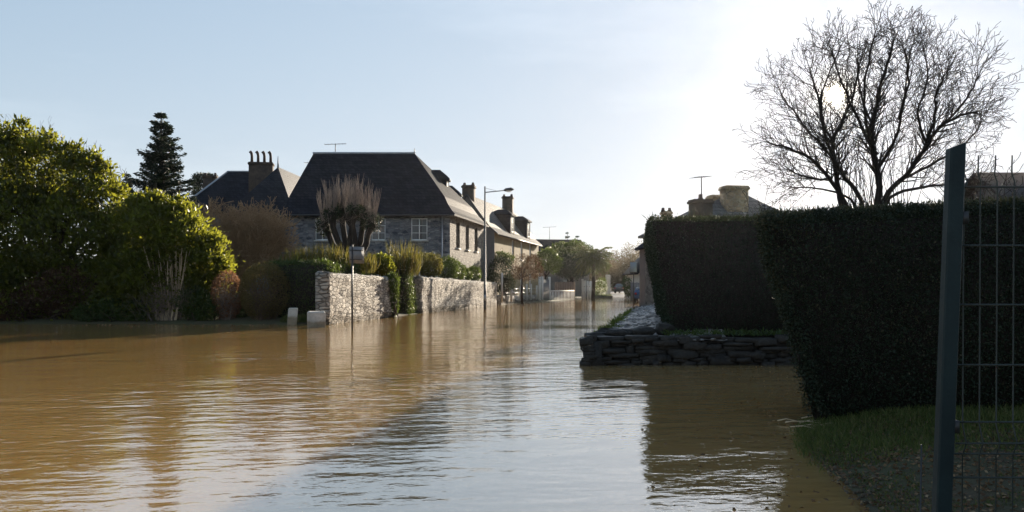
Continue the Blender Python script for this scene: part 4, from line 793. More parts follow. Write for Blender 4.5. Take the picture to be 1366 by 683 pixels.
c = P(300, 410, 47); bare_tree('domed_tree', 'lower twiggy brown bush-like tree merging with the domed one', (c[0], c[1], .3), 4.6, 3.8, g, M['twig_warm'], 16, 3, 'tree', .12, .16, .34, 1.4, .012)
c = P(150, 410, 60); bare_tree('bare_tree', 'thin grey leafless tree behind the evergreens beside the slim fir', (c[0], c[1], .3), 10.6, 5.0, g, M['bark'], 8, 3, 'tree', .16, .3, .8, 1.0, .011)

# pollard with its brush of shoots
Yp = 38.5; b = P(470, 382, Yp); o = thing('pollard_tree', 'pollarded tree with thick knuckled limbs and a brush of upright shoots', 'tree', (b[0], b[1], .3)); mb = MB(); heads = []
mb.tube([(b[0], b[1], .1), (b[0] + .02, b[1], 1.4), (b[0], b[1], 3.0)], [.34, .27, .27], 10)
for x, y, dy in ((434, 298, .3), (443, 286, -.3), (457, 280, .5), (474, 280, -.5), (486, 286, .4), (496, 297, -.1), (465, 287, .1)):
    e = P(x, y, Yp + dy); q0 = np.array((b[0] + (e[0] - b[0]) * .12, b[1], 2.5)); m = np.array((b[0] + (e[0] - b[0]) * .72, b[1] + dy * .5, 2.9 + (e[2] - 2.9) * .38)); mb.tube([q0, (q0 + m) / 2 + np.array((0, 0, .03)), m, (m + e) / 2 + g.normal(size=3) * .05, e + np.array((0, 0, -.15)), e, e + np.array((0, 0, .14))], [.2, .16, .14, .13, .2, .26, .12], 8); heads.append(e)
mb.build('trunk', M['bark_dark'], o); sg = Segs()
for e in heads:
    for i in range(62):
        a = g.uniform(0, 6.28); l_ = g.uniform(.6, 1.75); d = unit(np.array((math.cos(a) * .16 + (e[0] - b[0]) * .02, math.sin(a) * .2, 1))); p = e + np.array((math.cos(a) * .15, math.sin(a) * .15, .05))
        for k in range(4): d = unit(d + g.normal(size=3) * .05 + np.array((0, 0, .06))); q = p + d * l_ / 4; sg.add(p, q, .015 - .0025 * k, .0125 - .0025 * k); p = q
    for i in range(16):
        a = g.uniform(0, 6.28); p = e + g.normal(size=3) * .12; grow(sg, p, unit(np.array((math.cos(a), math.sin(a), -.5))), g.uniform(.3, .8), .011, 1, g, .2, .15, -.1)
sg.build('shoots', M['twig_red'], o); lf = LF(); lumps_leaves(lf, [(*(heads[0] + (0, 0, -.15)), .45, .4, .45), (*(heads[1]), .42, .4, .35), (*(heads[5]), .5, .4, .45), (*heads[3], .4, .4, .3), (*heads[4], .45, .4, .4), (*heads[2], .35, .4, .3)], 5200, .09, .06, g, .3); lf.build('ivy', M['hedge'], o)

# ------------------------------------------------------------------ street: lamp, sign, posts, small trees
o = thing('street_lamp', 'tall grey street lamp with a short arm over the flooded street', 'street lamp', (-1.8, 53, -.4)); mb = MB(); mb.tube([(-1.8, 53, -.4), (-1.8, 53, 1.2), (-1.8, 53, 1.22), (-1.8, 53, 8.15)], [.10, .095, .075, .05], 12); mb.build('pole', M['lamp_metal'], o)
mb = MB(); mb.tube([(-1.8, 53, 7.7), (-1.74, 53, 7.76), (-.35, 53, 7.9)], [.035, .035, .03], 8); mb.tube([(-1.8, 53, 8.05), (-1.0, 53, 7.85)], .012, 5); mb.build('arm', M['lamp_metal'], o)
mb = MB(); mb.tube([(-.55, 53, 7.88), (-.4, 53, 7.93), (-.05, 53, 7.97), (.12, 53, 7.95)], [.05, .11, .12, .04], 10); h_ = mb.build('lamp_head', M['lamp_metal'], o, True); mb = MB(); mb.tube([(-.38, 53, 7.86), (-.05, 53, 7.885)], [.085, .085], 10); mb.build('lens', M['lens'], h_)
mb = MB(); mb.box(-1.86, -1.74, 52.885, 52.925, .55, .95); mb.build('access_door', M['zinc'], o)
o = thing('road_sign', 'road sign on a thin post standing in the water, its grey back turned this way', 'sign', (-5.54, 27.6, -.4)); mb = MB(); mb.tube([(-5.54, 27.6, -.4), (-5.54, 27.6, 2.95)], .034, 10); mb.build('post', M['dark_metal'], o)
mb = MB(); mb.hexa([(-5.62, 27.52, 2.3), (-5.18, 27.88, 2.3), (-5.185, 27.89, 2.3), (-5.625, 27.53, 2.3)], [(-5.62, 27.52, 2.88), (-5.18, 27.88, 2.88), (-5.185, 27.89, 2.88), (-5.625, 27.53, 2.88)]); pn = mb.build('sign_plate', M['sign_back'], o)
for z in (2.42, 2.74): mb = MB(); mb.hexa([(-5.60, 27.50, z), (-5.2, 27.83, z), (-5.21, 27.85, z), (-5.61, 27.52, z)], [(-5.60, 27.50, z + .03), (-5.2, 27.83, z + .03), (-5.21, 27.85, z + .03), (-5.61, 27.52, z + .03)]); mb.build('bracket', M['dark_metal'], pn)
def slab(name, label, c, w, d, z0, z1, rz, lean, g, cat='stone post', grp=None):
    mb = MB(); co, si = math.cos(rz), math.sin(rz)
    def q(x, y, z): k = (z - z0) * lean; return (c[0] + x * co - y * si + k, c[1] + x * si + y * co, z + (g.normal() * .012 if z > z0 else 0))
    n0 = 6; prev = None; lev = [(z0, 1), (z1 - .05, 1), (z1 - .02, .94), (z1, .84)]
    rings = [[q(a * w / 2 * s, b_ * d / 2 * s, z) for a, b_ in ((-1, -.9), (-.9, -1), (.9, -1), (1, -.9), (1, .9), (.9, 1), (-.9, 1), (-1, .9))] for z, s in lev]
    for A_, B_ in zip(rings[:-1], rings[1:]):
        for k in range(8): mb.poly([A_[k], A_[(k + 1) % 8], B_[(k + 1) % 8], B_[k]])
    mb.poly(rings[-1]); mb.poly(rings[0][::-1]); return tag(mb.build(name, M['concrete']), label, cat, grp)
slab('stone_post', 'leaning white stone post at the water beside the clipped ball', P(388, 432, 31.3)[:2], .36, .3, -.4, .66, .3, .09, g, grp='white stone posts at the bank')
slab('stone_post', 'square white stone block in the water before the shaded wall end', P(422, 437, 29.4)[:2], .62, .5, -.4, .58, .35, 0, g, grp='white stone posts at the bank')

# thin pale fence posts and gates along the far bank
def street_x(Y): return float(np.interp(Y, [63.8, 79.5, 88, 100, 112], [-1.1, 2.6, 6.3, 9.0, 11.2]))
o = thing('post_fence', 'row of thin pale posts with wires on the low boundary wall', 'fence', (.7, 72, .6))
prevp = None
for Y, h_ in ((64.8, 2.6), (68.0, 1.55), (71.5, 1.5), (74.0, 1.7), (76.0, 1.75), (78.6, 1.6)):
    x = street_x(Y) + .05; mb = MB(); mb.obox((x, Y), (1, .2), .14, .12, .2, h_); mb.build('post', M['wood_pale'], o)
    if prevp:
        mb = MB()
        for z in (.95, 1.3): mb.tube([(prevp[0], prevp[1], z), (x, Y, z)], .012, 4)
        mb.build('wire', M['zinc'], o)
    prevp = (x, Y)
o = thing('wooden_gate', 'dark plank gate between tall pale posts past the low wall', 'gate', (3.4, 81, 0))
for x, Y in ((2.75, 79.9), (3.05, 80.7), (3.9, 83.2)): mb = MB(); mb.obox((x, Y), (1, .3), .2, .18, -.4, 2.5); mb.build('gate_post', M['wood_pale'], o)
mb = MB(); d0, d1 = np.array((3.08, 80.8)), np.array((3.86, 83.1))
for i in range(14): c = d0 + (d1 - d0) * (i + .5) / 14; mb.obox(c, d1 - d0, .16, .04, -.1, 2.2 + g.normal() * .01)
mb.build('gate_leaf', M['dark_wall'], o)
o = thing('paling_fence', 'low pale paling fence with a top rail, before the umbrella-shaped clipped tree', 'fence', (5, 86, 0)); mb = MB(); d0, d1 = np.array((4.05, 83.6)), np.array((7.0, 90.5))
mb.hexa([(*d0, .95), (*(d0 + (.08, 0)), .95), (*(d1 + (.08, 0)), .95), (*d1, .95)], [(*d0, 1.08), (*(d0 + (.08, 0)), 1.08), (*(d1 + (.08, 0)), 1.08), (*d1, 1.08)]); mb.build('rail', M['wood_pale'], o)
for i in range(17): c = d0 + (d1 - d0) * i / 16 + np.array((.02, -.05)); mb = MB(); mb.obox(c, d1 - d0, .13, .04, -.4, .93); mb.build('paling', M['wood_pale'], o)
o = thing('board_fence', 'pinkish upright board fence standing behind the pale paling fence', 'fence', (6.5, 91, 0)); d0, d1 = np.array((5.0, 91.5)), np.array((7.4, 94.5))
for i in range(12): c = d0 + (d1 - d0) * i / 11; mb = MB(); mb.obox(c, d1 - d0, .27, .05, 0, 2.0 + .06 * (i % 2)); mb.build('board', M['board_wood'], o)
o = thing('post_fence', 'pale upright posts in the water beside the white-flowered island', 'fence', (9.3, 101, 0))
for x, Y in ((8.6, 97), (9.0, 98.5), (9.5, 100), (10.0, 101.5), (10.5, 103.5)): mb = MB(); mb.obox((x, Y), (1, .3), .2, .2, -.4, 2.2 + g.normal() * .15); mb.build('post', M['wood_pale'], o)
mb = MB(); mb.tube([(8.6, 97, 1.5), (10.5, 103.5, 1.5)], .04, 6); mb.tube([(8.6, 97, .8), (10.5, 103.5, .8)], .04, 6); mb.build('rail', M['wood_grey'], o)

# clipped street trees, palm
def topped_tree(name, label, x, y, lum, mat, n, L, g, tr=.12, ztr=2.2, cat='tree', wob=.05):
    o = thing(name, label, cat, (x, y, -.2)); mb = MB(); mb.tube([(x, y, -.4), (x + g.normal() * wob, y, ztr * .5), (x, y, ztr)], [tr * 1.2, tr, tr * .9], 9)
    for q in lum: mb.tube([(x, y, ztr - .1), (np.array((x, y, ztr)) + np.array(q[:3])) / 2 + g.normal(size=3) * .1, q[:3]], [tr * .7, tr * .4, tr * .2], 6)
    mb.build('trunk', M['bark_dark'], o); lf = LF(); lumps_leaves(lf, lum, n, L, L * .5, g, .3); lf.build('crown', mat, o); return o
topped_tree('clipped_tree', 'small street tree with a boxy brown clipped crown on a thin dark trunk', .82, 62.5, [L3(697, 352, 62.5, 13, 1, 1), L3(710, 352, 62.5, 12, 1, 1.05), L3(703, 364, 62.5, 15, 1, .7), L3(692, 364, 62.3, 10, 1, .9), L3(716, 362, 62.6, 9, 1, 1)], M['copper'], 7000, .10, g, .09, 2.3)
topped_tree('feathery_tree', 'feathery mid-green tree behind the brown boxy tree', P(728, 390, 86)[0], 86, [L3(728, 348, 86, 16, 1, .8), L3(738, 352, 86, 12, 1, .9), L3(717, 352, 86, 12, 1, .9), L3(732, 340, 86.5, 10, 1, .8)], M['privet'], 6500, .22, g, .14, 2.6)
topped_tree('clipped_tree', 'dark umbrella-shaped clipped tree with a stout trunk by the flower island', P(763, 390, 97)[0], 97, [L3(763, 356, 97, 21, 1, .8), L3(752, 360, 97, 14, 1, .55), L3(776, 360, 97, 14, 1, .55), L3(763, 362, 97, 22, 1, .35)], M['hedge'], 26000, .16, g, .34, 2.6)
topped_tree('garden_tree', 'dark green spreading tree behind the umbrella-shaped clipped one', P(758, 390, 103)[0], 103, [L3(750, 336, 103, 15, 1, .8), L3(768, 334, 103, 16, 1, .75), L3(782, 340, 103, 12), L3(738, 340, 103, 11)], M['privet'], 9000, .26, g, .2, 3.4)
for x, yt, lab in ((757, 309, 'thin pointed conifer tip just above the low dark roof ridge'), (770, 314, 'second, shorter conifer tip over the low dark roof ridge')): c = P(x, 382, 124); conifer('pointed_conifer', lab, c[0], c[1], P(x, yt, 124)[2], .9, g, 22, L=.3)
o = thing('palm_tree', 'palm with drooping fronds backlit near the end of the street', 'palm', (*P(791, 390, 93)[:2], -.1)); c = P(791, 343, 93); mb = MB(); mb.tube([(c[0], c[1], -.4), (c[0] + .1, c[1], 2.5), (c[0], c[1], c[2])], [.24, .2, .2], 9); mb.build('trunk', M['bark'], o); lf = LF()
for i in range(95):
    a = g.uniform(0, 6.283); el = g.uniform(-.7, 1.2); d = np.array((math.cos(a) * math.cos(el), math.sin(a) * math.cos(el), math.sin(el))); p = c.copy(); l_ = g.uniform(1.9, 3.0)
    for k in range(10):
        q = p + d * l_ / 10; d = unit(d + np.array((0, 0, -.11))); s = unit(np.cross(d, (0, 0, 1))); m = 8; t = g.random((m, 1)); pp = p + (q - p) * t; sg_ = np.where(g.random((m, 1)) < .5, -1., 1.)
        lf.add(pp, d * .8 + s * sg_ * .8 + np.array((0, 0, -.35)) + g.normal(size=(m, 3)) * .12, g.uniform(.35, .7, m) * (1 - .05 * k), .09, g); p = q
lf.build('crown', M['palm'], o)
# flower island with its kerb
ic = P(800, 396, 104); o = thing('flower_island', 'round kerbed planting island with turf, standing in the flooded street', 'planter', (ic[0], ic[1], -.2)); mb = MB(); n = 28
for r0, r1, z0, z1 in ((1.75, 1.75, -.4, .30), (1.75, 1.55, .30, .32), (1.55, 1.5, .32, .22)):
    for k in range(n):
        a, b_ = 2 * math.pi * k / n, 2 * math.pi * (k + 1) / n; mb.poly([(ic[0] + math.cos(a) * r0, ic[1] + math.sin(a) * r0, z0), (ic[0] + math.cos(b_) * r0, ic[1] + math.sin(b_) * r0, z0), (ic[0] + math.cos(b_) * r1, ic[1] + math.sin(b_) * r1, z1), (ic[0] + math.cos(a) * r1, ic[1] + math.sin(a) * r1, z1)])
mb.poly([(ic[0] + math.cos(2 * math.pi * k / n) * 1.5, ic[1] + math.sin(2 * math.pi * k / n) * 1.5, .22) for k in range(n)]); mb.build('kerb', M['moss_stone'], o)
lf = LF(); m = 3500; a = g.uniform(0, 6.28, m); r = 1.6 * np.sqrt(g.random(m)); lf.add(np.stack([ic[0] + np.cos(a) * r, ic[1] + np.sin(a) * r, np.full(m, .2)], 1), np.stack([g.normal(size=m) * .4, g.normal(size=m) * .4, np.ones(m)], 1), g.uniform(.1, .3, m), .03, g); tag(lf.build('turf', M['grass'], o), kind='stuff')
fb = shrub('flowering_bush', 'pale white-flowered bush growing on the round island', [(ic[0], ic[1], 1.25, .95, .8, .95), (ic[0] + .3, ic[1], 2.0, .6, .5, .7), (ic[0] - .5, ic[1], 1.1, .6, .5, .8)], M['weed'], 2200, .16, .08, g, 'bush', 3); lf = LF(); m = 700; d = g.normal(size=(m, 3)); d /= np.linalg.norm(d, axis=1, keepdims=True); lf.add(np.array((ic[0], ic[1], 1.35)) + d * np.array((.95, .8, 1.0)), g.normal(size=(m, 3)), .14, .1, g); lf.build('blossom', M['flower'], fb)
slab('white_gatepost', 'tall white gatepost at the far end of the street by the palm', P(811, 380, 116)[:2], .62, .5, .1, 3.2, .2, 0, g, 'gatepost')

# ------------------------------------------------------------------ cars and the far right side of the street
def car(name, label, x, y, z, ang, paint, g, L=4.1, W=1.72):
    o = thing(name, label, 'car', (x, y, z)); ca, sa = math.cos(ang), math.sin(ang)
    def q(u, v, w): return (x + u * ca - v * sa, y + u * sa + v * ca, z + w)
    prof = [(-2.05, .35), (-2.06, .62), (-1.95, .82), (-1.1, .93), (-.45, 1.36), (.1, 1.45), (.9, 1.44), (1.55, 1.2), (1.95, .95), (2.04, .7), (2.02, .35)]; secs = []
    for v, k, dz in ((-.86, .98, 0), (-.80, 1.0, .0), (0, 1.02, .02), (.80, 1.0, 0), (.86, .98, 0)):
        secs.append([q(u * k, v * (1 if w < .96 else .86 - .12 * (w - .96)), w + dz * (w > .8)) for u, w in prof])
    mb = MB(); m = len(prof)
    for A_, B_ in zip(secs[:-1], secs[1:]):
        for k in range(m): mb.poly([A_[k], A_[(k + 1) % m], B_[(k + 1) % m], B_[k]])
    mb.poly(secs[0][::-1]); mb.poly(secs[-1]); mb.build('body', paint, o)
    for nm, pts in (('windscreen', [(-1.02, -.68, .99), (-1.02, .68, .99), (-.5, .62, 1.335), (-.5, -.62, 1.335)]), ('rear_window', [(1.62, -.62, 1.185), (1.62, .62, 1.185), (1.02, .6, 1.42), (1.02, -.6, 1.42)])):
        s = -.03 if nm == 'windscreen' else .03; mb = MB(); mb.poly([q(a + s, b_, c_ + .03) for a, b_, c_ in pts]); mb.build(nm, M['glass'], o)
    for s in (-1, 1):
        mb = MB(); mb.poly([q(-.85, s * .775, .98), q(1.3, s * .775, .98), q(.85, s * .735, 1.36), q(-.4, s * .735, 1.34)]); mb.build('side_window', M['glass'], o)
        mb = MB(); mb.box(0, 0, 0, 0, 0, 0); mb = MB(); c = q(-2.07, s * .6, .66); mb.tube([q(-2.0, s * .6, .66), q(-2.09, s * .6, .66)], [.13, .1], 10); mb.build('headlight', M['light_glass'], o)
        mb = MB(); mb.tube([q(1.98, s * .65, .8), q(2.07, s * .65, .8)], [.12, .1], 8); mb.build('tail_light', M['red_glass'], o)
        mb = MB(); mb.tube([q(-.75, s * .84, 1.0), q(-.72, s * 1.0, 1.04)], [.05, .09], 6); mb.build('mirror', paint, o)
        for u in (-1.28, 1.3):
            mb = MB(); mb.tube([q(u, s * .68, .31), q(u, s * .70, .31), q(u, s * .88, .31), q(u, s * .9, .31)], [.27, .31, .31, .27], 18); w_ = mb.build('wheel', M['tyre'], o); mb = MB(); mb.tube([q(u, s * .89, .31), q(u, s * .915, .31)], [.2, .17], 12); mb.build('rim', M['rim'], w_)
    return o
car('parked_car', 'dark car on the road where it leaves the flood, far end', 17.2, 124, hz(17.2, 124) + .07, R(-112), M['car_paint'], g)
car('parked_car', 'dark blue car half hidden behind the flat-topped hedge', 12.65, 76, .02, R(-104), M['car_blue'], g)
o = thing('timber_fence', 'dark timber fence beside the pale gabled house', 'fence', (14, 86, 0)); d0, d1 = np.array((12.9, 86)), np.array((15.6, 86.6))
for i in range(14): c = d0 + (d1 - d0) * i / 13; mb = MB(); mb.obox(c, d1 - d0, .19, .04, -.1, 1.9 + .04 * (i % 2)); mb.build('board', M['dark_wall'], o)
for i in range(3): c = d0 + (d1 - d0) * i / 2 + np.array((0, .1)); mb = MB(); mb.obox(c, d1 - d0, .12, .12, -.1, 2.1); mb.build('post', M['wood_grey'], o)
sx, sy = 9.55, 62.5; o = thing('street_sign', 'grey-blue sign on a slim pole left of the hedge, by the pale gabled house', 'sign', (sx, sy, -.3)); mb = MB(); mb.tube([(sx, sy, -.5), (sx, sy, 3.45)], .04, 8); mb.build('pole', M['dark_metal'], o); mb = MB(); mb.box(sx - .28, sx + .22, sy - .09, sy - .06, 2.62, 3.38); mb.build('sign_plate', M['blue_sign'], o); mb = MB(); mb.box(sx - .31, sx + .25, sy - .058, sy - .045, 2.58, 3.42); mb.build('sign_frame', M['dark_metal'], o)
shrub('low_bush', 'small dark bush at the water left of the street sign', [L3(836, 378, 100, 6, 1, 1.4), L3(839, 388, 100, 6, 1, 1.1)], M['privet'], 1200, .2, .1, g, 'bush', 3)

# far hazy trees closing the street
FT = [(806, 345, 175), (818, 336, 190), (829, 331, 205), (841, 326, 200), (852, 321, 210), (862, 326, 190), (874, 330, 220), (795, 348, 215), (778, 340, 230), (812, 352, 160), (846, 340, 165), (834, 346, 158), (890, 335, 210), (910, 338, 200), (760, 342, 220), (740, 345, 230)]
for i, (x, yt, Y) in enumerate(FT):
    b_ = P(x, 382, Y); zt = P(x, yt, Y)[2]; z0 = hz(b_[0], b_[1]); o = thing('far_tree', 'twiggy brownish tree fading into bright haze at the end of the street', 'tree', (b_[0], b_[1], z0), 'hazy trees closing the street'); mb = MB(); mb.tube([(b_[0], b_[1], z0 - .3), (b_[0], b_[1], zt * .5), (b_[0], b_[1], zt * .8)], [.3, .2, .07], 7); mb.build('trunk', M['far_twig'], o); lf = LF(); w = g.uniform(2.2, 3.2); h_ = zt - z0
    lm = [(b_[0] + g.normal() * .9, b_[1] + g.normal() * .9, z0 + h_ * f, w * k, w * k, h_ * .2) for f, k in ((.2, .95), (.4, 1.1), (.58, 1.0), (.72, .8), (.84, .5), (.45, 1.0), (.3, 1.0))]; lumps_leaves(lf, lm, 3000, .55, .16, g, .2, .6, False); lf.build('crown', leafmat_far if i else globals().setdefault('leafmat_far', leafmat('far_twig_spray', [(0, (.05, .038, .022)), (1, (.11, .085, .05))], .35, (.16, .12, .06), .8, .1)), o)

# ------------------------------------------------------------------ right side: hedges, bare trees, bank, fence
g = np.random.default_rng(31)
hedge('clipped_hedge', 'flat-topped dark hedge standing on the low dry-stone wall, narrower at its foot', [(3.30, 16.7, .45), (9.5, 16.5, .45), (9.5, 18.2, .45), (4.75, 26.0, .45)], [(2.83, 16.7, 3.0), (9.5, 16.5, 3.0), (9.5, 18.4, 3.05), (4.3, 26.0, 3.05)], M['hedge'], 90000, .045, .024, g, sides=(0, 3, 4), rough=.032)
hedge('clipped_hedge', 'big dark clipped hedge nearest the fence, leaning outward over the grass', [(3.22, 8.62, .08), (9.5, 7.9, .1), (9.5, 9.8, .1), (3.85, 10.2, .05)], [(2.62, 8.62, 2.28), (9.5, 7.7, 2.58), (9.5, 9.6, 2.62), (3.25, 10.3, 2.42)], M['hedge_brown'], 170000, .034, .018, g, sides=(0, 3, 4), rough=.04)
# the big bare multi-stemmed tree
Yt = 18.5; base = np.array((8.35, 19.0, .35)); o = thing('bare_tree', 'large leafless many-stemmed tree with the low sun shining through it', 'tree', base); mb = MB(); fork = np.array((8.3, 18.9, 1.6)); mb.tube([base - (0, 0, .3), (8.35, 19, 1.0), fork], [.32, .26, .28], 12); sg = Segs()
ST = [([(1122, 272), (1117, 230), (1113, 185), (1124, 150), (1138, 112), (1146, 70)], .5, .10), ([(1170, 266), (1173, 230), (1168, 200), (1162, 165), (1172, 120), (1182, 72), (1192, 34)], 0, .125), ([(1180, 266), (1208, 232), (1234, 192), (1252, 164), (1280, 146), (1304, 138)], -.4, .10),
      ([(1130, 272), (1106, 236), (1082, 208), (1056, 194), (1034, 186)], .2, .085), ([(1150, 268), (1130, 236), (1110, 205), (1096, 160), (1088, 118), (1080, 80)], -.8, .08), ([(1232, 194), (1243, 150), (1250, 112), (1262, 82)], -.5, .05), ([(1185, 266), (1226, 250), (1262, 243), (1296, 236)], .8, .06),
      ([(1168, 200), (1146, 150), (1122, 100), (1110, 58)], .4, .055), ([(1162, 165), (1150, 110), (1142, 50)], .9, .045), ([(1172, 220), (1196, 170), (1208, 110), (1214, 60)], .7, .06), ([(1118, 215), (1080, 170), (1052, 130), (1040, 105)], .9, .05), ([(1252, 164), (1290, 120), (1306, 92)], -.9, .04), ([(1208, 232), (1250, 208), (1286, 184), (1308, 156)], .9, .05), ([(1140, 270), (1116, 256), (1084, 250), (1056, 246)], .9, .045), ([(1165, 190), (1150, 130), (1162, 72), (1168, 28)], -.6, .05), ([(1113, 185), (1098, 140), (1108, 92), (1122, 48)], .6, .045), ([(1235, 190), (1226, 140), (1238, 92), (1230, 54)], .5, .045), ([(1200, 150), (1212, 100), (1206, 50)], -.9, .04), ([(1106, 236), (1074, 230), (1048, 224)], -.5, .04)]
for pl, dy, r in ST:
    n = len(pl); pts = [P(x, 276 - (276 - y) * .93, Yt + .4 + dy * (i + 1) / n * 1.3) + g.normal(size=3) * .03 for i, (x, y) in enumerate(pl)]
    r *= .56; rad = [r * (1 - .8 * i / (n - 1)) + .008 for i in range(n)]
    if pl[0][1] > 262: pts = [fork + (0, 0, -.1), (fork + pts[0]) / 2 + np.array((0, 0, -.1))] + pts; rad = [r * 1.5, r * 1.2] + rad
    cr = []; rr = []                                # smooth the stem and let it wander
    for i in range(len(pts) - 1):
        p0, p1, p2, p3 = pts[max(i - 1, 0)], pts[i], pts[i + 1], pts[min(i + 2, len(pts) - 1)]
        for k in range(4): t = k / 4; cr.append(.5 * ((2 * p1) + (p2 - p0) * t + (2 * p0 - 5 * p1 + 4 * p2 - p3) * t * t + (3 * p1 - p0 - 3 * p2 + p3) * t ** 3) + g.normal(size=3) * .012); rr.append(rad[i] + (rad[i + 1] - rad[i]) * t)
    cr.append(pts[-1]); rr.append(rad[-1]); mb.tube(cr, rr, 8); N = len(cr)
    for i in range(N):
        if cr[i][2] < 3.9: continue
        f = i / N; d = unit(cr[min(i + 1, N - 1)] - cr[max(i - 1, 0)])
        for _ in range(3 if f > .2 else 1):
            if g.random() < .9: grow(sg, cr[i], side_dir(d, g.uniform(.45, 1.0), g), g.uniform(.6, 1.15) * (1.0 - .35 * f), max(rr[i] * .45, .009), 3, g, .22, .075, .06, .95, .0046, (.45, .75))
    grow(sg, cr[-1], unit(cr[-1] - cr[-3]), .6, .012, 3, g, .2, .12, .05, 1.0, .0048)
for i in range(46):                                 # upright water shoots from the stools
    x = g.uniform(1118, 1215); p = P(x, 276, Yt + g.uniform(-.5, .8)); p = p + np.array((0, 0, -.4)); grow(sg, p, unit(np.array((g.normal() * .12, g.normal() * .12, 1))), g.uniform(1.2, 2.6), .012, 1, g, .4, .05, .03, .35, .005)
mb.build('trunk', M['bark_dark'], o); sg.build('crown', M['bark_dark'], o, 3)
b_ = P(1040, 300, 24); bare_tree('bare_tree', 'small thin leafless tree between the chimneyed house and the big bare tree', (b_[0], b_[1], .3), 5.0, 4.2, g, M['bark_dark'], 8, 3, 'tree', .08, .25, .45, .9, .006)
b_ = P(1325, 300, 21); bare_tree('bare_tree', 'leafless twiggy tree behind the fence top, before the brown roof', (b_[0], b_[1], .3), 5.2, 4.4, g, M['bark_dark'], 9, 3, 'tree', .08, .25, .45, .9, .006)
# grass, moss and litter on the near bank
def scatter(n, x0, x1, y0, y1, cond):
    x, y = g.uniform(x0, x1, n * 3), g.uniform(y0, y1, n * 3); s = sdist(x, y); k = cond(x, y, s); x, y, s = x[k][:n], y[k][:n], s[k][:n]; return x, y, height(x, y), s
lf = LF(); x, y, z, s = scatter(30000, 2.4, 7.5, 6.2, 8.9, lambda x, y, s: (s > -.12) & (g.random(len(x)) < np.clip((y - 6.3) / 1.1, .04, 1))); m = len(x)
lf.add(np.stack([x, y, z - .01], 1), np.stack([g.normal(size=m) * .5, g.normal(size=m) * .5, np.ones(m)], 1), g.uniform(.03, .12, m), .008, g, None, .6); x, y, z, s = scatter(42000, 1.6, 7.0, 2.0, 6.8, lambda x, y, s: (s > .08) & (sm_noise(x * 1.5, y * 1.5, 9) > -1.2)); m = len(x)
lf.add(np.stack([x, y, z - .005], 1), np.stack([g.normal(size=m) * .7, g.normal(size=m) * .7, np.ones(m)], 1), g.uniform(.015, .05, m), .006, g, None, .6); tag(lf.build('bank_grass', M['grass']), 'short grass and moss on the shaded bank under the big hedge', 'grass', None, 'stuff')
mb = MB(); x, y, z, s = scatter(2600, 1.2, 6.5, 2.2, 7.2, lambda x, y, s: (s > -.10) & (g.random(len(x)) < np.where(s < .35, .9, .25)))
for a, b_, c_ in zip(x, y, z): w = g.uniform(.012, .045); rock(mb, (a, b_, c_ + .004), w, w * g.uniform(.6, 1), w * .6, g, g.uniform(0, 3))
tag(mb.build('gravel', M['pebble']), 'wet gravel along the edge of the near bank', 'gravel', None, 'stuff')
lf = LF(); x, y, z, s = scatter(20000, 1.2, 7, 2.2, 8.4, lambda x, y, s: s > -.08); m = len(x); lf.add(np.stack([x, y, z + .012], 1), np.stack([g.normal(size=m), g.normal(size=m), g.normal(size=m) * .2], 1), g.uniform(.015, .05, m), g.uniform(.01, .03, m), g); tag(lf.build('leaf_litter', M['litter']), 'brown leaf litter scattered over the near bank', 'leaf litter', None, 'stuff')
lf = LF(); m = 6500; u = g.random(m) ** .9; x = 1.75 + 4.9 * u + g.normal(size=m) * .16; y = 16.2 + 26 * u; z = .36 - .12 * u; k = sm_noise(u * 40, u * 0, 3) > -.6; x, y, z = x[k], y[k], z[k]; m = len(x)
lf.add(np.stack([x, y, z], 1), np.stack([g.normal(size=m) * .6, g.normal(size=m) * .6, np.ones(m)], 1), g.uniform(.05, .17, m), .04, g); tag(lf.build('verge_weeds', M['weed']), 'backlit green weeds along the outer edge of the stony verge', 'weeds', None, 'stuff')
lf = LF(); m = 1000; x = g.uniform(3.0, 7, m); y = 15.35 + g.random(m) * 1.0; lf.add(np.stack([x, y, .52 + .05 * g.random(m)], 1), np.stack([g.normal(size=m), g.normal(size=m), np.ones(m)], 1), g.uniform(.05, .16, m), .03, g); tag(lf.build('wall_top_weeds', M['privet']), 'dark weeds along the top of the low dry-stone wall', 'weeds', None, 'stuff')

mb = MB()
for i in range(9):
    a_ = np.array((2.95 + g.normal() * .25, 8.7 + g.normal() * .3, .03)); an = g.uniform(-.5, .5); l_ = g.uniform(.15, .45); mb.tube([a_, a_ + np.array((math.cos(an) * l_ * .5, math.sin(an) * l_ * .5, .02)), a_ + np.array((math.cos(an) * l_, math.sin(an) * l_, .0))], [.007, .006, .004], 5)
tag(mb.build('dead_stalks', M['cane']), 'pale dead stalks lying at the waterline by the big hedge foot', 'stalks', None, 'stuff')
lf = LF(); m = 260; y = g.uniform(5.2, 15, m); x = np.interp(y, [5.3, 8.3, 12, 15], [2.2, 2.9, 4.6, 4.8]) - np.abs(g.normal(size=m)) * .55; lf.add(np.stack([x, y, np.full(m, .004)], 1), np.stack([g.normal(size=m), g.normal(size=m), g.normal(size=m) * .06], 1), g.uniform(.02, .06, m), g.uniform(.012, .03, m), g)
m = 220; y = g.uniform(24, 31.5, m); x = g.uniform(-17, -7.6, m); y = 31.6 - np.abs(g.normal(size=m)) * 1.2; lf.add(np.stack([x, y, np.full(m, .004)], 1), np.stack([g.normal(size=m), g.normal(size=m), g.normal(size=m) * .1], 1), g.uniform(.04, .10, m), g.uniform(.03, .05, m), g)
tag(lf.build('floating_leaves', M['litter']), 'dead leaves floating on the flood water along the banks', 'leaves', None, 'stuff')
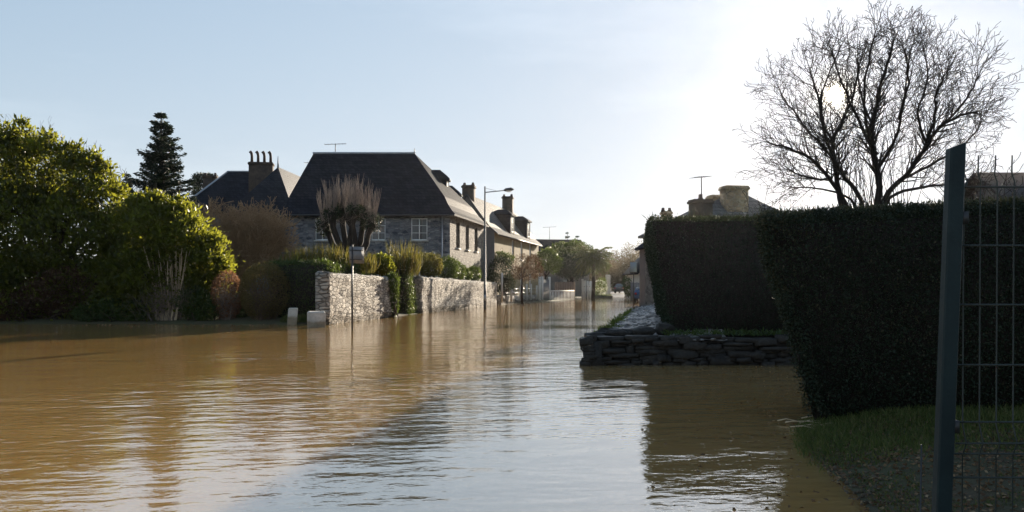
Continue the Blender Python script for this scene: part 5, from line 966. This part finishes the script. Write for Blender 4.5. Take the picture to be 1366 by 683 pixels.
# rigid mesh fence: leaning post and wire panel
o = thing('wire_fence', 'dark green rigid wire mesh fence with a square leaning post', 'fence', (1.36, 2.56, 0)); mb = MB(); rings = []
for z, s in ((-.15, 1), (1.945, 1), (1.952, .97)):
    cx_ = 1.345 + .0445 * max(z - .1, 0); w, d, c_ = .0255 * s, .018 * s, .004
    rings.append([(cx_ + a, 2.56 + b_, z + (.012 * a / .03 if z > 1 else 0)) for a, b_ in ((-w, -d + c_), (-w + c_, -d), (w - c_, -d), (w, -d + c_), (w, d - c_), (w - c_, d), (-w + c_, d), (-w, d - c_))])
for A_, B_ in zip(rings[:-1], rings[1:]):
    for k in range(8): mb.poly([A_[k], A_[(k + 1) % 8], B_[(k + 1) % 8], B_[k]])
mb.poly(rings[-1]); mb.build('post', M['fence_green'], o)
mb = MB(); hz_ = [.12, .32, .50, .69, .88, .957, .995, 1.06, 1.245, 1.44, 1.632, 1.822]; fy = lambda z: 2.585 - (.022 if abs(z - .99) < .02 else 0) - (.022 if abs(z - .3) < .05 else 0)
xw = [1.462 + .0545 * i for i in range(40)]
for x in xw:
    ln = .0135 * g.uniform(.7, 1.3); zs_ = [.05, .25, .32, .40, .95, .995, 1.05, 1.5, 1.80]; pts = [(x + ln * (z - .9) * .4, fy(z), z) for z in zs_]; b2 = g.normal() * .006; pts += [(x + ln * .36 + b2, 2.586, 1.84), (x + ln * .36 + b2 - .006, 2.59, 1.865), (x + ln * .36 - .008, 2.583, 1.885), (x + ln * .36 - .007, 2.583, 1.925)]; mb.tube(pts, .0026, 6)
for z in hz_: mb.tube([(1.425, fy(z) - .004, z), (xw[-1] + .03, fy(z) - .004, z)], .0033, 6)
mb.build('wire_mesh', M['fence_wire'], o)
for z in (.4, 1.05, 1.72): cx_ = 1.345 + .0445 * (z - .1); mb = MB(); mb.box(cx_ + .0257, cx_ + .044, 2.545, 2.59, z - .02, z + .02); mb.build('clip', M['dark_metal'], o)
mb = MB(); mb.tube([(1.306, 2.57, -.1), (1.322, 2.57, .99)], .0028, 6); mb.build('loose_wire', M['dark_metal'], o)

# ------------------------------------------------------------------ mist over the flooded street
mb = MB(); mb.box(-340, 340, -40, 730, -2.2, 19.5); hzo = mb.build('haze', None)
m, n, l, out = new_mat('thin_mist'); v = n.new('ShaderNodeVolumePrincipled'); v.inputs['Color'].default_value = (.97, .95, .92, 1); v.inputs['Density'].default_value = .00007; v.inputs['Anisotropy'].default_value = .82; l.new(v.outputs[0], out.inputs['Volume'])
hzo.data.materials.clear(); hzo.data.materials.append(m); tag(hzo, 'thin bright winter mist over the flooded street', 'haze', None, 'stuff')
